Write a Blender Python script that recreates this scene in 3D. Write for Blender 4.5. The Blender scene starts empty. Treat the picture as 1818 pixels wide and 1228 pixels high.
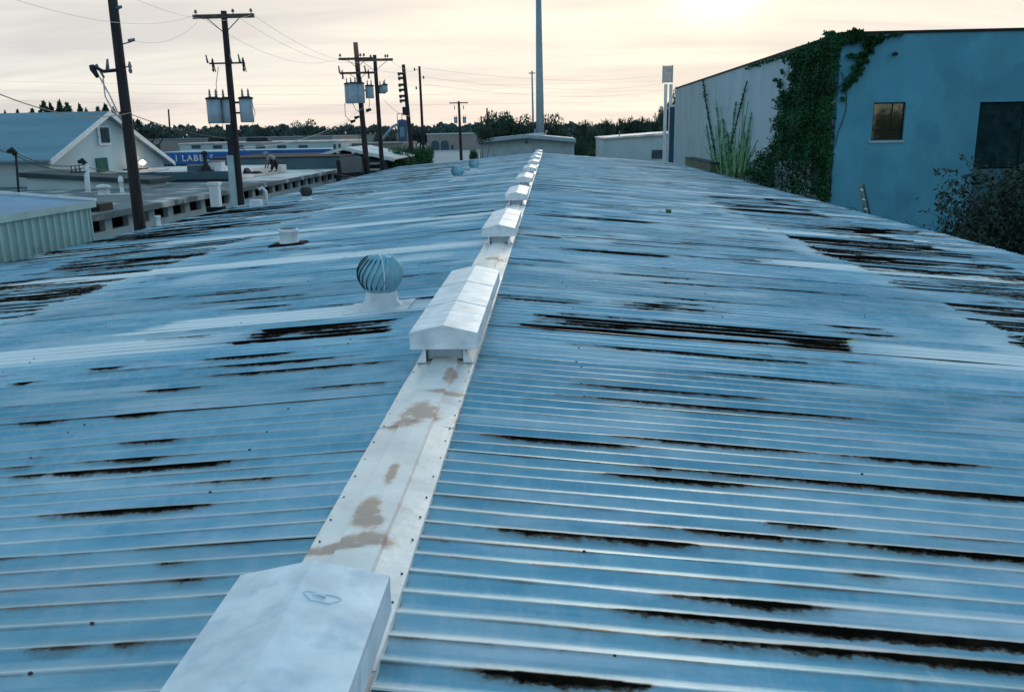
import bpy, bmesh, math, random
import numpy as np
from mathutils import Vector, Matrix, Quaternion
random.seed(7); rng = np.random.default_rng(11)
S = bpy.context.scene; COL = S.collection
R = math.radians

# ------------------------------------------------------------------ camera
FPX, CX, CY = 1531.0, 909.0, 614.0
RIDGE = 5.0
CAM = Vector((0.77, 0.0, 6.65))
YAW, PITCH, ROLL = -0.047, math.atan(382/1531.0), R(1.05)
F_ = Vector((math.sin(YAW)*math.cos(PITCH), math.cos(YAW)*math.cos(PITCH), -math.sin(PITCH)))
R0 = Vector((math.cos(YAW), -math.sin(YAW), 0)); D0 = F_.cross(R0)
R_ = R0*math.cos(ROLL) + D0*math.sin(ROLL); D_ = -R0*math.sin(ROLL) + D0*math.cos(ROLL)
cd = bpy.data.cameras.new('camera'); cam = bpy.data.objects.new('camera', cd); COL.objects.link(cam)
cam.matrix_world = Matrix(((R_.x, -D_.x, -F_.x, CAM.x), (R_.y, -D_.y, -F_.y, CAM.y), (R_.z, -D_.z, -F_.z, CAM.z), (0, 0, 0, 1)))
cd.sensor_width = 36; cd.lens = FPX/1818*36; cd.clip_end = 6000; cd.clip_start = .05
S.camera = cam

def ray(px, py): return F_ + R_*((px-CX)/FPX) + D_*((py-CY)/FPX)
def WY(px, py, Y): v = ray(px, py); return CAM + v*((Y-CAM.y)/v.y)      # point of the place at depth Y
def WX(px, py, X): v = ray(px, py); return CAM + v*((X-CAM.x)/v.x)
def WZ(px, py, Z): v = ray(px, py); return CAM + v*((Z-CAM.z)/v.z)

# ------------------------------------------------------------------ sky, sun, exposure
SUN_EL, SUN_AZ = 9.0, 10.5            # degrees; azimuth right of the ridge direction (+Y)
sd = Vector((math.sin(R(SUN_AZ))*math.cos(R(SUN_EL)), math.cos(R(SUN_AZ))*math.cos(R(SUN_EL)), math.sin(R(SUN_EL))))
w = bpy.data.worlds.new('World'); S.world = w; w.use_nodes = True
nt = w.node_tree; nt.nodes.clear(); N = nt.nodes.new; L = nt.links.new
def mth(nt, op, a, b=None, clamp=False):
    n = nt.nodes.new('ShaderNodeMath'); n.operation = op; n.use_clamp = clamp
    for i, v in ((0, a), (1, b)):
        if v is None: continue
        if isinstance(v, (int, float)): n.inputs[i].default_value = v
        else: nt.links.new(v, n.inputs[i])
    return n.outputs[0]
def mixc(nt, f, a, b, blend='MIX'):
    n = nt.nodes.new('ShaderNodeMix'); n.data_type = 'RGBA'; n.blend_type = blend
    for i, v in ((0, f), (6, a), (7, b)):
        if isinstance(v, (int, float)): n.inputs[i].default_value = v
        elif isinstance(v, (tuple, list)): n.inputs[i].default_value = (*v[:3], 1)
        else: nt.links.new(v, n.inputs[i])
    return n.outputs[2]
def ramp(nt, f, stops):
    n = nt.nodes.new('ShaderNodeValToRGB'); e = n.color_ramp.elements
    while len(e) < len(stops): e.new(.5)
    for k, (p, c) in enumerate(stops):
        e[k].position = p; e[k].color = (c, c, c, 1) if isinstance(c, (int, float)) else (*c, 1)
    nt.links.new(f, n.inputs[0]); return n.outputs[0]
tc = N('ShaderNodeTexCoord'); sep = N('ShaderNodeSeparateXYZ'); L(tc.outputs['Generated'], sep.inputs[0])
nis = N('ShaderNodeTexSky'); nis.sky_type = 'NISHITA'; nis.sun_disc = False
nis.sun_elevation = R(SUN_EL); nis.sun_rotation = R(SUN_AZ); nis.air_density = 1.3; nis.dust_density = 1.0; nis.ozone_density = 2.5
zz = mth(nt, 'MAXIMUM', sep.outputs[2], 0.0)
# thin high overcast: seen low over the horizon as one warm sheet, thinning to blue overhead
den = mth(nt, 'ADD', zz, .13)
cx_ = mth(nt, 'DIVIDE', sep.outputs[0], den); cy_ = mth(nt, 'DIVIDE', sep.outputs[1], den)
comb = N('ShaderNodeCombineXYZ'); L(cx_, comb.inputs[0]); L(cy_, comb.inputs[1])
mp = N('ShaderNodeMapping'); L(comb.outputs[0], mp.inputs[0]); mp.inputs['Scale'].default_value = (.40, 1.15, 1); mp.inputs['Rotation'].default_value = (0, 0, R(-8))
nz = N('ShaderNodeTexNoise'); L(mp.outputs[0], nz.inputs['Vector']); nz.inputs['Scale'].default_value = 1.25; nz.inputs['Detail'].default_value = 6; nz.inputs['Roughness'].default_value = .55; nz.inputs['Distortion'].default_value = .6
cl = ramp(nt, nz.outputs[0], [(.34, 0.0), (.66, 1.0)])
dp = N('ShaderNodeVectorMath'); dp.operation = 'DOT_PRODUCT'; L(tc.outputs['Generated'], dp.inputs[0]); dp.inputs[1].default_value = sd
dot = mth(nt, 'MAXIMUM', dp.outputs['Value'], 0.0)
wide = mth(nt, 'POWER', dot, 3.2); mid = mth(nt, 'POWER', dot, 70.0); core = mth(nt, 'POWER', dot, 1100.0)
base = mixc(nt, wide, (.44, .475, .475), (.69, .625, .54))
base = mixc(nt, mth(nt, 'MULTIPLY', mid, .75), base, (.74, .68, .54))
base = mixc(nt, ramp(nt, zz, [(.25, 0.0), (.60, 1.0)]), base, (.24, .49, .66))
shade = mixc(nt, cl, (.80, .79, .82), (1.05, 1.04, 1.0))
veil = mixc(nt, 1.0, base, shade, 'MULTIPLY')
veil = mixc(nt, mth(nt, 'MULTIPLY', core, mth(nt, 'ADD', mth(nt, 'MULTIPLY', cl, .6), .3)), veil, (1.0, .85, .55), 'ADD')
hor = ramp(nt, zz, [(0.0, (1.03, .95, .93)), (.07, (1.0, 1.0, 1.0))])
veil = mixc(nt, 1.0, veil, hor, 'MULTIPLY')
op = ramp(nt, zz, [(.25, 1.0), (.75, .55)])
bg1 = N('ShaderNodeBackground'); L(nis.outputs[0], bg1.inputs[0]); bg1.inputs[1].default_value = .15
bg2 = N('ShaderNodeBackground'); L(veil, bg2.inputs[0]); bg2.inputs[1].default_value = 1.0
ms = N('ShaderNodeMixShader'); L(op, ms.inputs[0]); L(bg1.outputs[0], ms.inputs[1]); L(bg2.outputs[0], ms.inputs[2])
out = N('ShaderNodeOutputWorld'); L(ms.outputs[0], out.inputs[0])
sl = bpy.data.lights.new('sun', 'SUN'); sl.energy = .6; sl.angle = R(18); sl.color = (1, .86, .68)
so = bpy.data.objects.new('sun', sl); COL.objects.link(so); so.rotation_euler = (-sd).to_track_quat('-Z', 'Y').to_euler()
S.view_settings.view_transform = 'Standard'; S.view_settings.look = 'None'; S.view_settings.exposure = .72; S.view_settings.gamma = 1

# ------------------------------------------------------------------ materials
def mat(name, col, rough=.7, metal=0.0, var=.18, scale=3.0, bump=0.0, bscale=20, col2=None, stretch=(1, 1, 1), emit=None, rnd=0.0, spec=.5, dirt=None):
    m = bpy.data.materials.new(name); m.use_nodes = True; t = m.node_tree; b = t.nodes['Principled BSDF']
    b.inputs['Roughness'].default_value = rough; b.inputs['Metallic'].default_value = metal; b.inputs['Specular IOR Level'].default_value = spec
    tcn = t.nodes.new('ShaderNodeNewGeometry'); mpn = t.nodes.new('ShaderNodeMapping'); t.links.new(tcn.outputs['Position'], mpn.inputs[0]); mpn.inputs['Scale'].default_value = stretch
    n = t.nodes.new('ShaderNodeTexNoise'); t.links.new(mpn.outputs[0], n.inputs['Vector']); n.inputs['Scale'].default_value = scale; n.inputs['Detail'].default_value = 7; n.inputs['Roughness'].default_value = .6
    c2 = col2 or tuple(c*(1-2*var) for c in col); c1 = tuple(min(1, c*(1+var)) for c in col)
    f = ramp(t, n.outputs[0], [(.33, 0.0), (.67, 1.0)])
    c = mixc(t, f, c2, c1)
    if dirt:
        n3 = t.nodes.new('ShaderNodeTexNoise'); t.links.new(tcn.outputs['Position'], n3.inputs['Vector']); n3.inputs['Scale'].default_value = dirt[1]; n3.inputs['Detail'].default_value = 8
        f3 = ramp(t, n3.outputs[0], [(.52, 0.0), (.68, 1.0)]); c = mixc(t, mth(t, 'MULTIPLY', f3, dirt[2]), c, dirt[0])
    if rnd:
        oi = t.nodes.new('ShaderNodeObjectInfo'); v = mth(t, 'ADD', mth(t, 'MULTIPLY', oi.outputs['Random'], rnd), 1-rnd/2)
        hs = t.nodes.new('ShaderNodeHueSaturation'); t.links.new(v, hs.inputs['Value']); t.links.new(c, hs.inputs['Color']); c = hs.outputs[0]
    t.links.new(c, b.inputs['Base Color'])
    if bump:
        n2 = t.nodes.new('ShaderNodeTexNoise'); t.links.new(mpn.outputs[0], n2.inputs['Vector']); n2.inputs['Scale'].default_value = bscale; n2.inputs['Detail'].default_value = 5
        bp = t.nodes.new('ShaderNodeBump'); bp.inputs['Strength'].default_value = bump; bp.inputs['Distance'].default_value = .02; t.links.new(n2.outputs[0], bp.inputs['Height']); t.links.new(bp.outputs[0], b.inputs['Normal'])
    if emit: b.inputs['Emission Color'].default_value = (*emit[0], 1); b.inputs['Emission Strength'].default_value = emit[1]
    return m
M = dict(
    galv=mat('galvanised_sheet', (.72, .79, .85), .44, .30, .10, 6, .06, 14, dirt=((.46, .58, .68), 9, .75)),
    throat=mat('vent_throat_metal', (.40, .52, .60), .5, .4, .12, 5),
    turb=mat('turbine_metal', (.20, .42, .52), .55, .3, .12, 8),
    turbdark=mat('rusty_turbine_metal', (.05, .055, .05), .7, .3, .3, 14),
    whitepaint=mat('white_paint', (.62, .68, .72), .6, 0, .06, 4, dirt=((.35, .42, .45), 5, .5)),
    tar=mat('roof_tar', (.012, .014, .014), .95, spec=.1),
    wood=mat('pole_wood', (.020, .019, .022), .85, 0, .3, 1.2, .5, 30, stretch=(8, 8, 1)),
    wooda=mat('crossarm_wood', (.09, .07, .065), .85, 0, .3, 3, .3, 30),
    woodred=mat('pole_top_wood', (.26, .12, .09), .85, 0, .25, 2, .3, 30),
    transf=mat('transformer_paint', (.26, .34, .40), .5, .1, .1, 3),
    dark=mat('dark_hardware', (.025, .032, .04), .8, .0, spec=.2),
    insul=mat('insulator_porcelain', (.12, .15, .17), .35),
    wire=mat('cable_black', (.05, .055, .06), .6),
    wirel=mat('cable_weathered', (.60, .57, .55), .6),
    shedwall=mat('pale_green_steel', (.22, .40, .42), .5, .1, .06, 1.2, dirt=((.12, .22, .26), 2, .5)),
    shedroof=mat('blue_grey_roof_steel', (.13, .28, .42), .6, .1, .14, .8, stretch=(1, .25, 1)),
    white=mat('weathered_white_wall', (.36, .50, .55), .8, 0, .07, 1.0, .15, 8, dirt=((.22, .30, .34), 1.5, .6)),
    white2=mat('white_siding', (.40, .53, .58), .75, 0, .06, .5),
    greyroof=mat('built_up_roofing', (.10, .145, .165), .9, 0, .15, .5, stretch=(1, .5, 1), dirt=((.66, .64, .60), .75, .85)),
    darkroof=mat('dark_felt_roofing', (.03, .06, .07), .9, 0, .2, .4),
    greywall=mat('grey_parapet', (.055, .11, .14), .85, 0, .12, .6),
    brightroof=mat('pale_coated_roof', (.68, .66, .64), .6, 0, .18, .5, dirt=((.2, .22, .24), .6, .7)),
    metalroof=mat('blue_grey_metal_roof', (.13, .25, .31), .75, .0, .10, .5, stretch=(.3, 2, 1)),
    blue=mat('bright_blue_paint', (.008, .115, .38), .6, 0, .08, .3),
    bluedark=mat('dark_blue_paint', (.02, .07, .16), .6, 0, .1, .5),
    letter=mat('white_lettering', (.75, .8, .85), .6),
    black=mat('black_void', (.006, .008, .01), .8),
    green=mat('green_door_paint', (.03, .12, .10), .9, spec=.1),
    glass=mat('dark_window_glass', (.02, .03, .035), .08, 0, .3, 2, spec=.8),
    fardark=mat('window_dark', (.06, .10, .13), .9, spec=.1),
    teal=mat('teal_shaded_wall', (.085, .305, .43), .85, 0, .08, .7, .35, 14, stretch=(1, 1, .5), spec=.2, dirt=((.06, .22, .33), .7, .7)),  # front face: the blue shade it stands in is put into the colour
    sidewall=mat('pale_rendered_side_wall', (.30, .42, .48), .85, 0, .06, .8, .25, 14, stretch=(1, 1, .2), dirt=((.22, .30, .34), .6, .5)),
    panel=mat('dark_mesh_panel', (.012, .036, .040), .95, 0, .25, 3, spec=.05),
    leaf=mat('tree_foliage', (.040, .080, .052), .7, 0, .35, .5, col2=(.016, .034, .028), rnd=.5, spec=.2),
    leafhaze=mat('haze_tinted_foliage', (.055, .09, .085), .8, 0, .3, .12, col2=(.03, .06, .06), rnd=.4, spec=.1),  # distance haze tinted into the leaf colour
    bush=mat('bright_bush_foliage', (.035, .12, .045), .6, 0, .35, 1.2, col2=(.015, .06, .03), spec=.2),
    ivy=mat('ivy_leaves', (.013, .082, .030), .65, 0, .4, .9, col2=(.007, .026, .013), spec=.15, dirt=((.024, .030, .015), 1.0, .6)),
    ivydead=mat('ivy_dry_stems', (.05, .055, .05), .9, 0, .3, 3),
    weed=mat('climbing_stem_leaves', (.10, .27, .12), .6, 0, .3, 2, spec=.2),
    shrub=mat('shrub_leaves', (.014, .040, .028), .6, 0, .4, 3, col2=(.008, .025, .02), spec=.3),
    bark=mat('bark', (.05, .045, .04), .9),
    asphalt=mat('asphalt', (.09, .11, .12), .9, 0, .15, .08, dirt=((.2, .22, .23), .03, .6)),
    lot=mat('pale_parking_surface', (.26, .30, .33), .9, 0, .08, .05),
    soil=mat('alley_ground', (.10, .11, .10), .95, 0, .2, .6, .3, 10),
    tan=mat('tan_block_building', (.24, .23, .22), .85, 0, .06, .2),
    carw=mat('white_car_paint', (.65, .68, .70), .25, 0, .02, 1),
    card=mat('dark_car_paint', (.03, .045, .06), .25, 0, .05, 1),
    tyre=mat('tyre_rubber', (.015, .015, .017), .8),
    steel=mat('painted_steel_pole', (.20, .29, .34), .5, .3, .04, .4),
    signface=mat('pale_sign_face', (.62, .58, .56), .5, 0, .05, .8),
    signred=mat('faded_sign_print', (.50, .36, .33), .6),
    lamp=mat('lamp_glow', (1, .7, .45), .5, emit=((1, .55, .28), 14)),
    shirt=mat('pale_shirt', (.34, .34, .33), .9), trouser=mat('dark_trousers', (.03, .035, .045), .9), skin=mat('skin', (.25, .15, .11), .6), hat=mat('tan_hat', (.30, .27, .22), .9),
    ladder=mat('weathered_ladder', (.17, .19, .14), .7, .1, .2, 6), ladderd=mat('ladder_dark_rung', (.05, .07, .07), .7),
    screw=mat('rusty_screw_heads', (.05, .03, .025), .8), coping=mat('dark_metal_coping', (.02, .022, .025), .8, spec=.2),
    olive=mat('mossy_concrete', (.10, .14, .09), .9),
)

# ------------------------------------------------------------------ mesh helpers
class MB:
    def __init__(s): s.v = []; s.f = []; s.mi = []
    def face(s, pts):
        n = len(s.v); s.v += [tuple(p) for p in pts]; s.f.append(tuple(range(n, n+len(pts)))); return s
    def box(s, x0, x1, y0, y1, z0, z1, mtx=None):
        n = len(s.v); p = [(x0, y0, z0), (x1, y0, z0), (x1, y1, z0), (x0, y1, z0), (x0, y0, z1), (x1, y0, z1), (x1, y1, z1), (x0, y1, z1)]
        if mtx is not None: p = [tuple(mtx @ Vector(q)) for q in p]
        s.v += p; s.f += [tuple(n+i for i in q) for q in ((3, 2, 1, 0), (4, 5, 6, 7), (0, 1, 5, 4), (1, 2, 6, 5), (2, 3, 7, 6), (3, 0, 4, 7))]; return s
    def tube(s, pts, r, n=8, cap=True):
        pts = [Vector(p) for p in pts]; rs = r if isinstance(r, (list, tuple)) else [r]*len(pts); base = len(s.v)
        for i, p in enumerate(pts):
            t = (pts[min(i+1, len(pts)-1)] - pts[max(i-1, 0)]).normalized()
            a = Vector((0, 0, 1)) if abs(t.z) < .9 else Vector((1, 0, 0)); u = t.cross(a).normalized(); v = t.cross(u)
            for k in range(n):
                an = 2*math.pi*k/n; s.v.append(tuple(p + (u*math.cos(an)+v*math.sin(an))*rs[i]))
        for i in range(len(pts)-1):
            for k in range(n):
                a = base+i*n+k; b = base+i*n+(k+1) % n; s.f.append((a, b, b+n, a+n))
        if cap:
            s.f.append(tuple(base+k for k in range(n))[::-1]); s.f.append(tuple(base+(len(pts)-1)*n+k for k in range(n)))
        return s
    def lathe(s, c, prof, n=16):       # prof: (r, z)
        return s.tube([(c[0], c[1], c[2]+z) for _, z in prof], [max(r, .001) for r, _ in prof], n)
    def prism(s, poly, y0, y1, axis='Y'):  # poly of (a, z); extruded along axis
        n = len(s.v); m = len(poly)
        for y in (y0, y1):
            for a, z in poly: s.v.append((a, y, z) if axis == 'Y' else (y, a, z))
        s.f.append(tuple(range(n, n+m))); s.f.append(tuple(range(n+m, n+2*m))[::-1])
        for i in range(m): j = (i+1) % m; s.f.append((n+j, n+i, n+m+i, n+m+j))
        return s
    def build(s, name, m, parent=None, smooth=False, org=None):
        me = bpy.data.meshes.new(name)
        if org is not None: o0 = Vector(org); vs = [tuple(Vector(p)-o0) for p in s.v]
        else: vs = s.v
        me.from_pydata(vs, [], s.f); me.update()
        bm = bmesh.new(); bm.from_mesh(me); bmesh.ops.recalc_face_normals(bm, faces=bm.faces) if len(s.f) < 4000 else None; bm.to_mesh(me); bm.free()
        me.materials.append(m)
        if smooth: me.polygons.foreach_set('use_smooth', [True]*len(me.polygons))
        o = bpy.data.objects.new(name, me); COL.objects.link(o)
        if org is not None: o.location = org
        if parent is not None: o.parent = parent; o.location = (0, 0, 0) if org is None else Vector(org)-Vector(parent.location); o.location = o.location if org is not None else -Vector(parent.location)
        return o
def tag(o, label=None, cat=None, group=None, kind=None):
    if label: o['label'] = label
    if cat: o['category'] = cat
    if group: o['group'] = group
    if kind: o['kind'] = kind
    return o
def thing(name, label, cat, loc=(0, 0, 0), group=None):
    o = bpy.data.objects.new(name, None); COL.objects.link(o); o.location = loc; o.empty_display_size = .2
    return tag(o, label, cat, group)
CH = {}
def kids(o): return [c for c in COL.objects if c.parent == o]
def copy_thing(o, loc, rz=0, sc=(1, 1, 1), label=None):
    r = o.copy(); COL.objects.link(r); r.location = loc; r.rotation_euler = (0, 0, rz); r.scale = sc
    if label: r['label'] = label
    for ch in CH.setdefault(o.name, kids(o)):
        c = ch.copy(); COL.objects.link(c); c.parent = r
        for g in CH.setdefault(ch.name, kids(ch)):
            d = g.copy(); COL.objects.link(d); d.parent = c
    return r

# ------------------------------------------------------------------ ground
MB().face([(-3000, -300, 0), (3000, -300, 0), (3000, 5000, 0), (-3000, 5000, 0)]).build('ground', M['soil'])['kind'] = 'structure'
MB().box(-95, 150, 130, 520, .001, .02).build('parking_lot', M['lot'])['kind'] = 'structure'
MB().box(-13.9, -10.7, -20, 128, .001, .012).build('alley', M['asphalt'])['kind'] = 'structure'

# ------------------------------------------------------------------ the corrugated roof
PITCHC = .1454; SR, SL_ = .088, .077; XR, XL = 9.9, -10.4; Y0, NS = -1.80, 65; SW = PITCHC*7; YEND = Y0+NS*SW
IW, IH = 640, 6750; X_0, X_1, Y_0, Y_1 = -10.6, 10.2, -2.5, 65.0
def roofz(x): return RIDGE - (SR*x if x > 0 else -SL_*x)
def hit_roof(px, py):
    v = ray(px, py); best = None
    for s, sg in ((SR, 1), (SL_, -1)):
        n = Vector((s*sg, 0, 1)); t = (RIDGE - CAM.dot(n))/v.dot(n); p = CAM+v*t
        if p.x*sg >= -.02: best = p
    return best
def rust_images():
    NK = int((Y_1-Y_0)/PITCHC)+2
    def streaks(step, seed, corr=0):
        g = np.random.default_rng(seed); m = int((X_1-X_0)/step)+3; a = g.random((NK, m))
        if corr:
            for _ in range(corr): a = (a+np.roll(a, 1, 0)+np.roll(a, -1, 0))/3
            a = (a-a.mean())/a.std()*.28+.5
        xs = np.linspace(0, m-2.01, IW); i = xs.astype(int); f = xs-i; f = f*f*(3-2*f)
        return a[:, i]*(1-f)+a[:, i+1]*f
    X = np.linspace(X_0, X_1, IW)[None, :]; K = np.arange(NK)[:, None]; Y = Y_0+K*PITCHC
    n1 = streaks(1.6, 1); n2 = streaks(.5, 2); n3 = streaks(.12, 3); n4 = streaks(2.2, 4, 3); n5 = streaks(.8, 5, 2)
    rowr = np.random.default_rng(9).random((NK, 1))
    I = n1*.88 + n2*.42 + n3*.20 + (rowr-.5)*.5 + (n4-.5)*.45 - 1.20
    def sm(a, b, x): t = np.clip((x-a)/(b-a), 0, 1); return t*t*(3-2*t)
    def zone(x0, x1, y0, y1, ex=.25, ey=.12):
        xj = X+(n5-.5)*1.0*min(1, ex*3)+(n2-.5)*ex; yj = Y+(n4-.5)*ey
        return sm(x0-ex, x0+ex, xj)*(1-sm(x1-ex, x1+ex, xj))*sm(y0-ey, y0+ey, yj)*(1-sm(y1-ey, y1+ey, yj))
    Z = .95*zone(.5, 3.35, 7.50, 8.12, .15, .02) + 1.0*zone(-2.05, -.62, 7.30, 7.96, .15, .02) + .35*zone(-2.9, -1.9, 7.3, 7.9, .2, .02)
    Z += .66*zone(5.45, 8.4, 6.8, 17.5, .12, .3)*(.80+.45*n4) + .48*zone(5.5, 8.2, 17, 29, .2, .4)*(.4+n4) + .30*zone(7.8, 9.9, 6, 30, .3, .4)*(.3+n4) + .22*zone(5.2, 9.9, 29, 64, .3, 1)*(.4+n4)
    Z += .58*zone(-8.4, -5.55, 8.8, 17, .15, .3)*(.75+.5*n4) + .45*zone(-10.4, -7.4, 9, 30, .3, .5)*(.3+n4) + .42*zone(-10.4, -5.4, 17, 34, .3, .5)*(.3+n4) + .34*zone(-10.4, -4.6, 34, 64, .3, 1)*(.4+n4)
    Z += .10*zone(-5, 5, 12, 64, .5, 1) + .1*zone(.4, 5.0, 12.8, 20, .4, .8)
    Z += .75*zone(.55, 2.2, 12.7, 13.0, .2, .02) + .7*zone(.5, 3.0, 17.6, 18.05, .2, .02) + .6*zone(-1.9, -.5, 18.3, 18.8, .2, .02) + .5*zone(-3, -.8, 28, 29, .3, .1) + .5*zone(.4, 3.2, 27.5, 28, .3, .05)
    # pale sealed laps and paint patches
    P = np.zeros_like(I)
    for yb in (7.55, 13.15, 18.2, 24.0, 30, 36.2, 42.3, 48.5, 54.6):
        q = zone(-10.4, 10, yb-.30, yb+.36, .3, .05)*(.85 if yb < 8 else 1.0)
        P = np.maximum(P, q*(1-sm(-3.0, -1.6, X)*(1-sm(3.2, 4.2, X))*.95) if yb < 8 else q*(1-sm(-.4, .3, X)*(1-sm(3.6, 4.6, X))*.9)*(.75+.5*n1))
    P = np.maximum(P, .60*sm(.50, .80, n5*.6+n4*.4)*sm(7, 13, Y+X*0)); P = np.maximum(P, .30*sm(.60, .85, n5*.6+n1*.4))
    P = np.maximum(P, .95*zone(-3.2, -.7, 8.15, 8.75, .25, .06))
    P = np.maximum(P, .45*zone(5.0, 5.7, 6, 30, .25, .3)*n5*1.4)
    P = np.maximum(P, .45*zone(-6.0, -5.2, 7, 30, .3, .3)*n5*1.4)
    I = I + Z - P*.35*(Z < .3) - .13*(1-sm(5.8, 7.2, Y+0*X))
    # long single streaks, read from the photograph and laid on the valleys they follow
    ST = [(820, 765, 1175, 800, .9), (1108, 826, 1818, 874, 1.0), (1060, 842, 1330, 862, 1.0), (960, 698, 1640, 752, .7), (1000, 690, 1400, 715, .55), (1000, 613, 1540, 655, .8), (1050, 572, 1480, 590, .5),
          (1050, 1078, 1818, 1136, 1.15), (1150, 1052, 1500, 1076, .8), (810, 1176, 1150, 1204, .85), (1160, 1160, 1818, 1196, 1.0), (870, 920, 1030, 948, .5), (1100, 935, 1500, 955, .5), (1318, 966, 1818, 997, .8), (1320, 939, 1520, 951, .6),
          (1080, 783, 1500, 815, .5), (1450, 815, 1780, 835, .6), (1200, 660, 1540, 680, .6), (1780, 738, 1818, 745, .8), (1010, 945, 1230, 965, .55), (1490, 1030, 1600, 1042, .1),
          (0, 862, 480, 815, .8), (60, 925, 430, 895, .75), (190, 797, 330, 787, .6), (340, 905, 180, 915, .6), (270, 1008, 320, 1002, .3), (0, 1168, 140, 1152, .12), (150, 1152, 330, 1135, .05), (290, 1030, 340, 1026, .0),
          (330, 645, 560, 622, .8), (340, 655, 640, 635, .7), (150, 660, 210, 657, .7), (0, 688, 60, 683, .6), (240, 695, 370, 685, .6), (200, 738, 300, 730, .5), (0, 760, 130, 745, .4), (120, 835, 300, 820, .4), (300, 545, 600, 520, .6), (380, 555, 520, 545, .5), (300, 535, 500, 515, .6),
          (990, 418, 1140, 430, .95), (970, 358, 1180, 372, .8), (1200, 432, 1260, 436, .8), (820, 365, 700, 378, .5), (880, 352, 740, 362, .5), (1010, 480, 1300, 500, .4), (1060, 520, 1350, 540, .4)]
    for x0, y0, x1, y1, a in ST:
        p, q = hit_roof(x0, y0), hit_roof(x1, y1)
        if p is None or q is None: continue
        k = int(round((.5*(p.y+q.y)-Y_0)/PITCHC)); k = max(0, min(NK-1, k)); lo, hi = sorted((p.x, q.x))
        if hi > 9.9-1e-3 or x1 == 1818: hi = max(hi, lo+1.5)*1.0+ (1.5 if x1 == 1818 else 0)
        L3 = min(1.1, (hi-lo)*.45); pr = (.30*sm(lo-.1, lo+.15, X)+.70*sm(lo, lo+L3*1.3, X))*(1-sm(hi-L3, hi+.15, X)); I[k] = np.maximum(I[k], (pr*(a*.40+.25)+(n3[k]-.5)*.14+(n2[k]-.5)*.16-.09)[0]*1.0)
    # paint out near-random ones that are too strong close to the camera
    near = (1-sm(6.2, 7.2, Y+0*X))
    yy = Y_0+(np.arange(IH)+.5)/IH*(Y_1-Y_0); kk = (yy-Y_0)/PITCHC; k0 = np.floor(kk+.5).astype(int); ph = kk-k0       # ph -.5..5, crest at 0
    off = -.17; dist = np.where(ph < off, (off-ph)*1.9, (ph-off)*3.2)[:, None]
    cap = .27+.02*sm(6.5, 9, Y+0*X)+.10*(n4-.5)+.25*(zone(.5, 3.35, 7.50, 8.12, .15, .02)+zone(-2.05, -.62, 7.30, 7.96, .15, .02))
    I = np.where(I > 0, cap*np.tanh(I/cap), I)
    Ik = I[np.clip(k0, 0, NK-1)]
    fine = np.random.default_rng(5).random((IH//3+1, IW)); fine = np.repeat(fine, 3, 0)[:IH]*.10
    v = Ik*1.25 - dist*.62 + fine - .05
    rust = np.clip(v/.20, 0, 1); thin = np.clip(1-dist*5, 0, 1); n2k = np.clip(n2+.35*n3-.35, 0, 1)[np.clip(k0, 0, NK-1)]
    stain_and_shade = np.clip((v+.16)/.30, 0, 1)*.75*(1-rust) + np.clip(Ik+.15, 0, .3)*.4 + thin*(.42+.55*n2k)  # rust halos and crest dirt, with groove shade painted under each crest
    crest_glint = np.clip(1.15-np.abs(ph+.01)[:, None]/.055, 0, 1)*(.30+.45*n5[np.clip(k0, 0, NK-1)])  # bright line along each crest: sky reflection put into the colour
    pale = np.maximum(P[np.clip(k0, 0, NK-1)], crest_glint)*(1-rust)
    img = bpy.data.images.new('roof_wear_and_glint', IW, IH, float_buffer=True, is_data=True)
    a = np.ones((IH, IW, 4), np.float32); a[..., 0] = rust; a[..., 1] = pale; a[..., 2] = stain_and_shade
    img.pixels.foreach_set(a.ravel()); img.pack(); return img
WEAR_GLINT = rust_images()
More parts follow.
